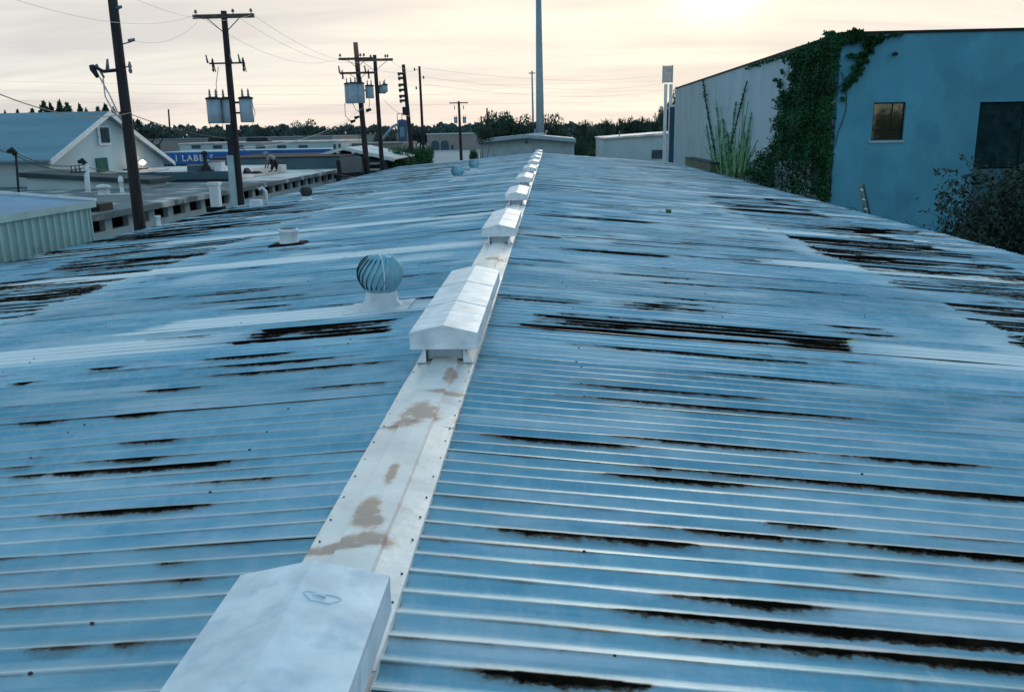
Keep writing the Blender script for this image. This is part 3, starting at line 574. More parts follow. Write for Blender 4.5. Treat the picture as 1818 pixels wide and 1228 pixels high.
for px_ in (418,):
    MB().box(WY(372, 180, Y2).x, WY(436, 180, Y2).x, Y2-.04, Y2+.02, zt1-.22, zt1-.14).build('hanger_bracket', M['dark'], t2); MB().box(WY(400, 180, Y2).x, WY(436, 180, Y2).x, Y2-.04, Y2+.02, zt0+.35, zt0+.42).build('hanger_bracket', M['dark'], t2)
zs0, zs1 = pz(275, Y2, 420), pz(221, Y2, 415)
MB().box(ax2(5).x-.24, ax2(5).x+.02, Y2-.22, Y2-.12, zs0, zs1).build('cable_guard', M['dark'], t2)
MB().box(ax2(4).x-.30, ax2(4).x-.06, Y2-.26, Y2-.14, 0, zs0-.01).build('conduit', M['white'], t2)
for a in ((376, 219, 383, 236, 400, 247, 414, 255), (400, 219, 398, 236, 408, 246, 416, 252), (450, 180, 457, 200, 452, 222, 425, 238), (392, 120, 388, 150, 390, 172, 392, 176)):
    MB().tube([WY(a[i], a[i+1], Y2)+Vector((0, -.25, 0)) for i in (0, 2, 4, 6)], .012, 5).build('drop_cable', M['wire'], t2, True)
# pole 3 and 4
Y3 = 57
t3, ax3, top3 = pole('dark pole with two crossarms, reddish bare top and a cluster of transformer cans', 652, 306, 76, Y3, .19, px_top=631, redtop=.13)
zA = pz(105, Y3, 632); arm(t3, WY(602, 105, Y3).x, WY(664, 105, Y3).x, Y3, zA, .075, braces=(ax3(zA).x, .55, .55))
zB = pz(130, Y3, 635); arm(t3, WY(604, 130, Y3).x, WY(668, 130, Y3).x, Y3, zB, .065, braces=(ax3(zB).x, .5, .45))
for px_ in (605, 641, 647): insulator(t3, WY(px_, 105, Y3).x, Y3-.13, zA+.07, .26, .09)
for px_ in (609, 655): cutout(t3, WY(px_, 130, Y3).x, Y3-.2, zB, 1.3)
for px_ in (604, 650): MB().tube([(WY(px_, 128, Y3).x, Y3-.15, zB+.02), (WY(px_, 128, Y3).x-.05, Y3-.15, zB+.45)], [.06, .04], 8).build('insulator', M['insul'], t3, True)
zt0, zt1 = pz(184, Y3, 630), pz(148, Y3, 630)
for px_, yy in ((621, .15), (631, -.3), (641, -.1)): transformer(t3, WY(px_, 165, Y3).x, Y3+yy-.25, zt0, zt1, .30)
transformer(t3, WY(657, 165, Y3).x, Y3-.1, pz(175, Y3, 657), pz(152, Y3, 657), .27)
MB().box(WY(640, 160, Y3).x, WY(656, 160, Y3).x, Y3-.04, Y3+.02, zt1-.5, zt1-.4).build('hanger_bracket', M['dark'], t3)
for a in ((614, 184, 615, 205, 622, 214, 630, 216), (628, 184, 634, 196, 640, 198, 645, 196), (657, 176, 658, 188, 654, 196, 650, 200)):
    MB().tube([WY(a[i], a[i+1], Y3)+Vector((0, -.3, 0)) for i in (0, 2, 4, 6)], .02, 5).build('drop_cable', M['wire'], t3, True)
for px_, py_ in ((627, 216), (634, 209), (655, 196), (642, 198)):
    c = WY(px_, py_, Y3-1); MB().tube([c+Vector((-.16, 0, -.03)), c+Vector((.14, 0, .06))], [.11, .07], 8).build('cable_clamp', M['dark'], t3, True)
Y4 = 63
t4, ax4, top4 = pole('dark pole just right of the transformer cluster, with its own crossarm', 679, 304, 98, Y4, .17, px_top=665)
zA = pz(107, Y4, 665); arm(t4, WY(638, 107, Y4).x, WY(698, 107, Y4).x, Y4, zA, .085, braces=(ax4(zA).x, .85, .75))
for px_ in (659, 685, 689): insulator(t4, WY(px_, 107, Y4).x, Y4-.13, zA+.08, .28, .09)
transformer(t4, WY(677, 160, Y4).x, Y4+.3, pz(166, Y4, 677), pz(152, Y4, 677), .28); transformer(t4, WY(684, 160, Y4).x, Y4-.1, pz(164, Y4, 684), pz(150, Y4, 684), .2, 1)
Y5 = 77
t5, ax5, top5 = pole('pole with a ladder-like stack of dark insulator brackets down its left side', 733, 294, 115, Y5, .20, px_top=716)
for k, py_ in enumerate((131, 139, 151, 160, 171, 179)):
    zq = pz(py_, Y5, 712); xq = WY(712.5+k*.7, py_, Y5).x
    MB().box(xq-.30, xq+.25, Y5-.2, Y5-.05, zq-.10, zq+.10).build('insulator_bracket', M['dark'], t5); MB().lathe((xq-.18, Y5-.15, zq-.2), [(.05, 0), (.12, .05), (.07, .1)], 8).build('insulator', M['insul'], t5, True)
MB().box(ax5(8.2).x-.45, ax5(8.2).x-.12, Y5-.15, Y5+.1, pz(205, Y5, 720), pz(190, Y5, 720)).build('junction_box', M['dark'], t5)
t6, ax6, top6 = pole('slim bare pole beside the one with stacked brackets', 753, 290, 118, 83, .14, px_top=744.5)
for px_, py_ in ((736, 124), (739, 157), (752, 138)):
    c = WY(px_, py_, 83); MB().lathe((c.x, 83, c.z-.12), [(.02, 0), (.08, .04), (.06, .12), (.09, .16), (.03, .3)], 8).build('insulator', M['insul'], t6, True)
    MB().tube([c, (ax6(c.z).x, 83, c.z+.02)], .012, 4).build('bracket_arm', M['dark'], t6)
Y7 = 118
t7, ax7, top7 = pole('small far pole with thin crossarm and two grey cans, left of the round tree', 819, 284, 180, Y7, .20, px_top=814.5)
zA = pz(183, Y7, 815); arm(t7, WY(798, 183, Y7).x, WY(831, 183, Y7).x, Y7, zA, .07)
for px_ in (807, 823): cutout(t7, WY(px_, 190, Y7).x, Y7-.2, zA-.5, 1.2)
for px_ in (809, 824.5): transformer(t7, WY(px_, 210, Y7).x, Y7, pz(219, Y7, 815), pz(209, Y7, 815), .24, 2)
pole('thin bare pole among the trees left of the tall mast', 866, 250, 192, 140, .16, px_top=864.5)
pole('thin faint pole over the trees on the far left horizon', 303, 250, 194, 160, .18, px_top=299)
# wires
def wire(lab, a, b, sag=.6, r=.010, m='wire', n=14):
    a, b = Vector(a), Vector(b); pts = []
    for i in range(n+1):
        u = i/n; p = a.lerp(b, u); p.z -= sag*4*u*(1-u); pts.append(p)
    tag(MB().tube(pts, r, 5).build('overhead_wire', M[m]), lab, 'wire', 'overhead wires between the utility poles')
for px_, l in ((350, 'left end'), (416, 'middle'), (448, 'right end')):
    wire('faint wire from the '+l+' of the second pole\'s crossarm to the twin poles', WY(px_, 26, Y2), WY({350: 605, 416: 659, 448: 685}[px_], 103, 57 if px_ == 350 else 63), .9, .006, 'wirel')
wire('faint wire leaving the top left of the photo from the second pole\'s crossarm', WY(350, 26, Y2), WY(-60, -30, 16), .5, .005, 'wirel')
wire('faint wire running up out of the photo from the crossarm\'s right end', WY(448, 26, Y2), WY(120, -60, 16), .5, .005, 'wirel')
wire('faint slack wire from the nearest pole\'s upper insulator to the second pole\'s crossarm', WY(236, 73, Y1), WY(350, 40, Y2), .3, .005, 'wirel')
wire('dark cable from the nearest pole to the left edge, crossing above the hall roof', WY(232, 200, Y1), WY(-30, 155, 17), .3, .012)
wire('dark cable sloping down from the nearest pole to the second pole', WY(232, 203, Y1), WY(414, 246, Y2), .15, .012)
wire('faint wire from the red-topped pole\'s crossarm to the slim bare pole', WY(604, 104, Y3), WY(745, 124, 83), .5, .010, 'wirel')
wire('faint wire from the right end of the twin poles\' crossarm to the slim pole', WY(690, 104, Y4), WY(736, 124, 83), .3, .010, 'wirel')
wire('dark cable looping down leftward from the clamps under the transformer cluster', WY(520, 240, 45), WY(622, 212, Y3-1), .4, .015)
wire('thin cable rising from the second pole to the transformer cluster', WY(426, 262, Y2), WY(646, 190, Y3), .6, .010, 'wirel')
wire('thin wire between the right twin pole and the bracket pole', WY(682, 178, Y4), WY(735, 205, Y5), .4, .014, 'wirel')
for py_, l in ((136, 'highest'), (152, 'middle'), (170, 'lowest')): wire(l+' of three faint level wires crossing the whole sky in the distance', WY(-80, py_+6, 120), WY(1180, py_+8, 150), .8, .010, 'wirel')
for py_, l in ((121, 'highest'), (137, 'middle'), (150, 'lowest')): wire(l+' of the faint wires running right from the slim pole toward the sign', WY(752, py_, 83), WY(1172, py_+12, 150), 1.0, .010, 'wirel')
wire('dark cable from the pale service mast across the hall gable behind the nearest pole', WY(150, 296, 38), WY(300, 300, 48), .25, .02)
wire('upper dark cable between the two service masts', WY(28, 272, 34), WY(150, 292, 38), .25, .02)
wire('lower dark cable between the two service masts', WY(28, 276, 34), WY(150, 298, 38), .3, .02)
wire('dark cable from the left service mast to the left edge', WY(-20, 255, 33), WY(28, 273, 34), .1, .02)
wire('thin dark cable from the twin poles\' foot up to the second pole', WY(660, 318, 52), WY(420, 262, Y2), .2, .012)

# ------------------------------------------------------------------ left side buildings
# ribbed pale-green shed
XS = -11.0; Ye = WX(158, 362, XS).y; zE = WX(100, 366, XS).z; Yb = 6.0
sh = thing('steel_shed', 'pale green ribbed steel shed with blue-grey roof at the left edge', 'shed', (XS, Ye, 0))
yy = Yb; k = 0
while yy < Ye-.05:
    y1 = min(yy+.9, Ye); mb = MB(); zt = zE-.16
    y_ = yy
    while y_ < y1-.01:
        ye = min(y_+.30, y1)
        p4 = [(XS, y_), (XS, ye-.09), (XS+.035, ye-.07), (XS+.035, ye-.02), (XS, ye)]
        for a, b_ in zip(p4[:-1], p4[1:]): mb.face([(a[0], a[1], 0), (b_[0], b_[1], 0), (b_[0], b_[1], zt), (a[0], a[1], zt)])
        y_ = ye
    mb.build('wall_panel', M['shedwall'], sh); yy = y1
MB().box(XS-.6, XS+.12, Yb, Ye+.12, zE-.16, zE).build('eave_trim', M['shedwall'], sh)
MB().box(XS-18, XS-.02, Ye-.06, Ye, 0, zE-.17).build('end_wall', M['shedwall'], sh)
MB().prism([(XS-18, zE+.01+.09*18), (XS-.3, zE+.012), (XS+.10, zE+.002), (XS+.10, zE-.004), (XS-18, zE-.1)], Yb, Ye+.1).build('roof', M['shedroof'], sh)
MB().prism([(XS-18, zE+.09*18+.06), (XS+.1, zE+.05), (XS+.1, zE+.0), (XS-18, zE+.09*18-.1)], Ye+.1, Ye+.22).build('rake_trim', M['whitepaint'], sh)
# long white alley building with open eaves
XA = -14.0; YA0 = WX(149, 385, XA).y; YA1 = 60.0; zF = WX(280, 362, XA).z
al = thing('alley_building', 'long low white block building with dark openings under its eave across the alley', 'building', (XA, YA0, 0))
zo = zF-.55
MB().box(XA-.2, XA, YA0, YA1, 0, zo).build('wall', M['white'], al)
y_ = YA0+.1; k = 0
while y_ < YA1-1.6:
    gap = 1.15
    MB().box(XA-.2, XA-.002, y_+gap, y_+1.62, zo, zF-.10).build('pier', M['white'], al); y_ += 1.62; k += 1
MB().box(XA-1.6, XA-1.5, YA0, YA1, zo-.2, zF).build('dark_interior', M['black'], al)
MB().box(XA-1.5, XA-.2, YA0, YA1, zo-.2, zo-.15).build('sill_ledge', M['black'], al)
MB().box(XA-.3, XA+.45, YA0-.4, YA1, zF-.10, zF+.10).build('fascia', M['greyroof'], al)
MB().box(XA-20, XA-.2, YA0-.1, YA0+.1, 0, zF-.11).build('end_wall', M['white'], al)
MB().prism([(XA-20, zF+.10), (XA+.44, zF+.104), (XA+.44, zF+.09), (XA-20, zF-.05)], YA0-.4, 46).build('roof', M['greyroof'], al)
MB().prism([(XA-20, zF+.10), (XA+.44, zF+.104), (XA+.44, zF+.09), (XA-20, zF-.05)], 46, YA1).build('roof', M['brightroof'], al)
zP = zF+.62
MB().box(XA-22, XA-2.2, 45.8, 46.1, zF+.0, zP).build('parapet', M['greywall'], al)
MB().box(XA-22, XA-2.2, 45.7, 46.2, zF-.02, zF+.22).build('parapet_foot', M['black'], al)
MB().box(XA-22, XA-2.2, 46.1, 56, zP-.5, zP-.04).build('upper_roof', M['brightroof'], al)
c = WZ(165, 374, zF+.1)
o = MB().box(c.x-.5, c.x+.5, c.y-.5, c.y+.4, zF+.11, zF+.34).build('roof_unit', M['black']); tag(o, 'low black box on the near corner of the white alley roof', 'roof unit')
for px_, py_, h, l in ((185, 346, .45, 'white domed vent on the flat roof left of the nearest pole'), (217, 343, .75, 'white upright pipe vent on the flat roof just left of the nearest pole')):
    c = WZ(px_, py_, zF+.1); t = thing('roof_pipe', l, 'roof vent', (c.x, c.y, c.z)); r = .28 if h < .5 else .10
    MB().lathe((c.x, c.y, c.z), [(r*1.4, 0), (r*.8, .05), (r*.8, h*.6), (r*1.2, h*.65), (r*.9, h*.9), (.01, h)], 14).build('pipe', M['whitepaint'], t, True)
# grey parapet building behind the workman
Yg = 60; gp = thing('grey_parapet_building', 'flat building with plain grey parapet wall behind the bending person', 'building', (-19, Yg, 0))
a, b_ = WY(375, 300, Yg), WY(604, 300, Yg); zt = WY(480, 281, Yg).z; zt2 = WY(480, 281, Yg).z
MB().box(a.x, b_.x, Yg, Yg+12, 0, zt).build('wall', M['greywall'], gp); MB().box(a.x-.05, b_.x+.05, Yg-.05, Yg+12.05, zt, zt+.07).build('coping', M['coping'], gp)
MB().box(a.x+1.0, a.x+1.5, Yg-.06, Yg-.01, zt-1.1, zt-.15).build('vent_opening', M['fardark'], gp)
# gabled white hall on the left
XG = -24.5; gy0, gym, gy1 = WX(85, 280, XG).y, WX(180, 200, XG).y, WX(290, 285, XG).y
za_ = WX(180, 202, XG).z; z0_, z1_ = WX(85, 280, XG).z, WX(290, 285, XG).z
gh = thing('gabled_hall', 'big white gabled hall with long blue-grey metal roof on the left', 'hall', (XG, gym, 0))
MB().prism([(gy0, 0), (gy1, 0), (gy1, z1_), (gym, za_), (gy0, z0_)], XG-.2, XG, 'X').build('gable_wall', M['white2'], gh)
MB().box(XG-40, XG-.2, gy0, gy0+.2, 0, z0_-.05).build('side_wall', M['white2'], gh)
def quadroof(ya, zA_, yb, zB_, name, m):
    mb = MB(); o_ = .45; n = Vector((0, zA_-zB_, yb-ya)).normalized()*.10
    ya2, zA2 = ya, zA_; mb.prism([(ya, zA_), (yb, zB_), (yb+n.y*1, zB_+.1), (ya, zA_+.1)], XG-42, XG+o_, 'X'); return mb.build(name, m, gh)
dz = (za_-z0_)/(gym-gy0); quadroof(gy0-.6, z0_-.6*dz+.03, gym, za_+.03, 'roof_slope', M['metalroof'])
dz2 = (za_-z1_)/(gy1-gym); quadroof(gy1+.6, z1_-.6*dz2+.03, gym, za_+.03, 'roof_slope', M['metalroof'])
for (ya, zA_), (yb, zB_) in (((gy0-.6, z0_-.6*dz), (gym, za_)), ((gym, za_), (gy1+.6, z1_-.6*dz2))):
    MB().prism([(ya, zA_-.12), (yb, zB_-.12), (yb, zB_+.14), (ya, zA_+.14)], XG+.45, XG+.52, 'X').build('rake_board', M['whitepaint'], gh)
def onX(px0, py0, px1, py1, X):
    a, b_ = WX(px0, py0, X), WX(px1, py1, X); return min(a.y, b_.y), max(a.y, b_.y), min(a.z, b_.z), max(a.z, b_.z)
q = onX(174, 258, 190, 224, XG); MB().box(XG+.001, XG+.10, *q).build('louver_frame', M['whitepaint'], gh)
lf_ = kids(gh)[-1]
for k in range(8):
    z_ = q[2]+.12+(q[3]-q[2]-.24)*k/8; MB().box(XG+.10, XG+.16, q[0]+.25, q[1]-.15, z_, z_+.14).build('louver_blade', M['fardark'], gh)
q = onX(175, 330, 189, 280, XG); MB().box(XG+.001, XG+.05, q[0], q[1], 0, q[3]).build('door', M['green'], gh)
# lit wall lamp and dark box on hall
c = WX(253, 289, XG+.5); t = thing('wall_lamp', 'small lit lamp glowing orange on the gabled hall by the nearest pole', 'lamp', (XG, c.y, c.z))
MB().lathe((c.x, c.y, c.z-.14), [(.02, 0), (.17, .08), (.19, .16), (.10, .26), (.01, .3)], 12).build('bulb', M['lamp'], t, True); MB().box(XG, c.x, c.y-.03, c.y+.03, c.z+.1, c.z+.15).build('lamp_arm', M['dark'], t)
q = onX(243, 313, 264, 298, XG+1.0); o = MB().box(XG+.2, XG+1.0, *q).build('wall_unit', M['black']); tag(o, 'black air conditioner box on the hall wall under the lit lamp', 'air conditioner')
MB().box(XG, XG+.2, q[0]+.2, q[1]-.2, q[2]+.1, q[3]-.1).build('mount', M['dark'], o)
# low outbuilding with dark coping in front of hall
a, b_ = WY(45, 310, 40.5), WY(262, 322, 40.5)
lo = thing('low_outbuilding', 'low white outbuilding with a dark sloping roof edge in front of the gabled hall', 'outbuilding', (a.x, 40.5, 0))
MB().prism([(a.x, 0), (b_.x, 0), (b_.x, b_.z-.12), (a.x, a.z-.12)], 40.5, 42.5).build('wall', M['white2'], lo)
MB().prism([(a.x-.2, a.z-.12), (b_.x+.2, b_.z-.12), (b_.x+.2, b_.z+.08), (a.x-.2, a.z+.10)], 40.3, 43).build('roof_edge', M['darkroof'], lo)
MB().prism([(a.x-.3, a.z-1.5), (XA-14+6, zF+.12), (XA-20, zF+.12)], 40.0, 40.2) 
# low white parapet left
# service masts
for px_, yb_, yt_, Yq, lab in ((30, 340, 272, 34, 'thin service mast with black meter head at the left edge, before the hall roof'), (154, 345, 290, 38, 'pale service mast with dark head below the hall louver')):
    b2, tp = WY(px_+3, yb_, Yq), WY(px_-2, yt_, Yq); t = thing('service_mast', lab, 'mast', (b2.x, Yq, 0)); r = .045 if px_ < 100 else .11
    MB().tube([(b2.x, Yq, 0), (b2.x, Yq, b2.z), (tp.x, Yq, tp.z)], r, 8).build('mast', M['whitepaint' if px_ > 100 else 'dark'], t, True)
    MB().tube([(tp.x, Yq, tp.z-.05), (tp.x-.12, Yq-.05, tp.z+.12), (tp.x-.3, Yq-.05, tp.z+.05)], [.11, .13, .07], 8).build('weather_head', M['dark'], t, True)
    if px_ > 100:
        for k in (0, 1, 2): MB().tube([(tp.x-.25-.18*k, Yq-.1, tp.z-.05-k*.04), (tp.x-.25-.18*k, Yq-.1, tp.z-.35)], .04, 6).build('insulator', M['insul'], t, True)
        MB().box(tp.x-.7, tp.x, Yq-.12, Yq-.06, tp.z-.4, tp.z-.34).build('bracket_arm', M['dark'], t)

# blue building with lettering
YB = 84; a, b_ = WY(275, 270, YB), WY(586, 270, YB); zt = WY(440, 262, YB).z; 
bb = thing('blue_shop', 'long bright blue shop building with white LABELS lettering', 'building', (a.x, YB, 0))
zl = WY(300, 265, YB).z; zr = WY(586, 261, YB).z
zbot = WY(400, 290, YB).z
MB().prism([(a.x, 0), (b_.x, 0), (b_.x, zbot), (a.x, zbot)], YB+.2, YB+9.8).build('wall', M['greywall'], bb)
x1c = WY(420, 275, YB).x
MB().box(a.x-.1, x1c, YB, YB+.4, WY(330, 292, YB).z, WY(330, 271, YB).z).build('sign_band', M['blue'], bb)
x2c = WY(500, 275, YB).x
MB().box(x1c, b_.x, YB-.0, YB+.4, WY(500, 283, YB).z, WY(500, 266, YB).z).build('sign_band', M['blue'], bb)
MB().box(WY(484, 270, YB).x, x2c, YB-.05, YB-.005, WY(500, 282, YB).z, WY(500, 267, YB).z).build('sign_panel', mat('deep_blue_paint', (.006, .085, .33), .6), bb)
MB().box(a.x-.1, b_.x+.05, YB+.4, YB+10, WY(330, 273, YB).z-.3, WY(440, 268, YB).z).build('roof', M['white2'], bb)
for px_ in (590, 599):
    q0, q1 = WY(px_-3.2, 264, YB), WY(px_+3.2, 264, YB); MB().box(q0.x, q1.x, YB+1, YB+1.3, 3.5, WY(px_, 253, YB).z).build('pilaster', M['white2'], bb); MB().box(q0.x+.08, q1.x-.08, YB+.9, YB+.99, 4.2, WY(px_, 256, YB).z).build('pane', M['fardark'], bb)
tcu = bpy.data.curves.new('lettering', 'FONT'); tcu.body = 'I LABELS'; tcu.size = .82; tcu.extrude = .02; tcu.space_character = 1.25; tcu.offset = .012
to = bpy.data.objects.new('tmp', tcu); COL.objects.link(to); dg = bpy.context.evaluated_depsgraph_get(); me = bpy.data.meshes.new_from_object(to.evaluated_get(dg)); bpy.data.objects.remove(to)
me.materials.clear(); me.materials.append(M['letter']); lo_ = bpy.data.objects.new('lettering', me); COL.objects.link(lo_); lo_.parent = bb
lp = WY(312, 286.5, YB-.05); lo_.rotation_euler = (R(90), 0, 0); lo_.location = Vector((lp.x, YB-.06, lp.z))-bb.location
for px_, py_, l in ((395, 262, 'dark roof unit'), (540, 258, ''), (470, 258, '')):
    pass
# far long white sheds behind the blue shop
def flatb(label, px0, px1, pyt, Y, dep, m, roof='brightroof', pyb=None, cop=None):
    a, b_ = WY(px0, pyt, Y), WY(px1, pyt, Y); z = .5*(a.z+b_.z)
    t = thing('flat_building', label, 'building', (a.x, Y, 0)); MB().box(a.x, b_.x, Y, Y+dep, 0, z).build('wall', M[m], t); MB().box(a.x-.15, b_.x+.15, Y-.15, Y+dep+.1, z, z+.14).build('roof', M[roof], t); return t, a, b_, z
f1, a, b_, z = flatb('long pale warehouse with white roof edge behind the blue shop', 318, 600, 254, 112, 14, 'white2')
for k in range(6):
    px_ = 340+k*38; q0, q1 = WY(px_, 258, 112), WY(px_+16, 258, 112); MB().box(q0.x, q1.x, 111.95, 111.99, WY(px_, 264, 112).z, WY(px_, 258, 112).z).build('window', M['fardark'], f1)
f2, a, b_, z = flatb('long far warehouse with dark roof line at left, beyond the pale one', 245, 590, 246, 150, 20, 'tan', 'metalroof')
flatb('far tan block building with flat roof, behind the transformer poles', 545, 700, 239, 210, 20, 'tan', 'darkroof'); flatb('low far tan wall building in front of the far trees, right of the poles', 590, 715, 256, 120, 12, 'tan', 'tan')
for px_, py_, w_, lab in ((376, 256, 2.2, 'dark flat vehicle-like unit on the pale warehouse roof, left of the second pole'), (450, 252, 3.0, 'long dark unit on the pale warehouse roof, right of the second pole'), (391, 250, 1.2, 'small dark hood on the pale warehouse roof')):
    c = WY(px_, py_, 111); zr_ = WY(px_, 254, 112).z+.15
    o = MB().prism([(c.x-w_/2, zr_), (c.x+w_/2, zr_), (c.x+w_/2-.2, zr_+.5), (c.x-w_/2+.2, zr_+.55)], 112.5, 114).build('roof_unit', M['dark']); tag(o, lab, 'roof unit')
# arcade building
Yc = 330; a, b_ = WY(758, 240, Yc), WY(850, 240, Yc)
ac = thing('arcade_building', 'far tan building with two dark arched openings beyond the parking lot', 'building', (a.x, Yc, 0)); MB().box(a.x, b_.x, Yc, Yc+20, 0, WY(800, 238.5, Yc).z).build('wall', M['tan'], ac); MB().box(a.x-.3, b_.x+.3, Yc-.3, Yc+20, WY(800, 238.5, Yc).z, WY(800, 238.5, Yc).z+.4).build('coping', M['white2'], ac)
for px_ in (772.5, 789.5, 803):
    c = WY(px_, 252, Yc); w_ = 1.5 if px_ < 800 else .5; hh = 2.2 if px_ < 800 else 1.4
    pts = [(c.x-w_, 0.02)]+[(c.x-w_*math.cos(a_), hh+w_*.9*math.sin(a_)) for a_ in np.linspace(0, math.pi, 9)]+[(c.x+w_, 0.02)]
    MB().prism(pts, Yc-.1, Yc-.02).build('arch_opening', M['fardark'], ac)
# silo
Ysi = 128; a, b_ = WY(706, 240, Ysi), WY(724, 240, Ysi); zt = WY(715, 213, Ysi).z; cxs = (a.x+b_.x)/2; rr = (b_.x-a.x)/2
si = thing('silo', 'tall dark blue silo with top railing and slanting chute', 'silo', (cxs, Ysi, 0))
MB().lathe((cxs, Ysi, 0), [(rr*.9, 0), (rr, .1), (rr, zt-.3), (rr*.75, zt), (.01, zt+.1)], 20).build('tank', M['bluedark'], si, True)
MB().box(cxs-.25, cxs+.35, Ysi-rr-.06, Ysi-rr+.1, zt-2.4, zt-1.0).build('panel', M['metalroof'], si)
for s in (-1, 0, 1): MB().tube([(cxs+s*rr*.9, Ysi, zt-.2), (cxs+s*rr*.9, Ysi, zt+.9)], .05, 6).build('rail_post', M['dark'], si)
MB().tube([(cxs-rr*.9, Ysi, zt+.85), (cxs+rr*.9, Ysi, zt+.85)], .05, 6).build('rail', M['dark'], si)
c = WY(672, 262, Ysi); MB().tube([(c.x, Ysi-1.6, c.z), (WY(700, 225, Ysi).x, Ysi-1.3, WY(700, 225, Ysi).z), (cxs-rr*.6, Ysi-.8, zt-.6)], .20, 8).build('chute', M['steel'], si, True)
# dark gabled house with white rake boards
Yh = 66; pa, pl, pr_ = WY(610, 264, Yh), WY(540, 285, Yh), WY(700, 284, Yh)
dh = thing('gabled_house', 'dark low gabled house with pale roof edges behind the twin poles', 'house', (pa.x, Yh, 0))
MB().prism([(pl.x+.5, 0), (pr_.x-1.2, 0), (pr_.x-1.2, pr_.z-.1), (pa.x, pa.z-.35), (pl.x+.5, pl.z-.15)], Yh+.9, Yh+10).build('wall', M['greywall'], dh)
for q in (pl, pr_):
    MB().prism([(q.x, q.z-.0), (pa.x, pa.z), (pa.x, pa.z+.10), (q.x, q.z+.10)], Yh, Yh+10).build('roof_slope', M['brightroof'], dh)
    MB().prism([(q.x, q.z-.12), (pa.x, pa.z-.10), (pa.x, pa.z+.13), (q.x, q.z+.13)], Yh-.08, Yh-.01).build('rake_board', M['whitepaint'], dh)
for k in range(5):
    x_ = pl.x+1.4+k*1.15; u = (x_-pl.x)/(pa.x-pl.x); z_ = pl.z+(pa.z-pl.z)*min(u, 1) if u <= 1 else pa.z+(pr_.z-pa.z)*(x_-pa.x)/(pr_.x-pa.x)
    MB().box(x_, x_+.18, Yh-.15, Yh+.8, z_-.22, z_-.1).build('rafter_tail', M['whitepaint'], dh)
for z_ in (WY(660, 302, Yh).z, WY(660, 291, Yh).z): MB().box(WY(642, 300, Yh).x, WY(676, 300, Yh).x, Yh+.80, Yh+.89, z_-.08, z_+.08).build('trim_board', M['whitepaint'], dh)
MB().box(WY(642, 300, Yh).x, WY(674, 300, Yh).x, Yh+.85, Yh+.89, WY(660, 299, Yh).z-1.6, WY(660, 294, Yh).z).build('window', M['black'], dh)
# grey awning box and the white wall under it
Ya = 56; c0, c1 = WY(606, 295, Ya), WY(643, 295, Ya)
aw = thing('roof_screen', 'tilted grey-brown sheet screen with dark underside at the end of the white building', 'screen', (c0.x, Ya, 0)); 
mtx = Matrix.Translation((c0.x, Ya, WY(620, 308, Ya).z)) @ Matrix.Rotation(R(-4), 4, 'Y')
MB().box(0, c1.x-c0.x, 0, .1, 0, 1.0, mtx).build('sheet', mat('grey_brown_sheet', (.13, .135, .14), .8, 0, .1, .8), aw)
MB().box(0-.3, c1.x-c0.x, .1, 2.0, -.25, .85, mtx).build('box', M['dark'], aw)
MB().box(.2, .35, .5, .6, -4.5, -.2, mtx).build('post', M['whitepaint'], aw); MB().box(c1.x-c0.x-.35, c1.x-c0.x-.2, .5, .6, -4.5, -.2, mtx).build('post', M['whitepaint'], aw)

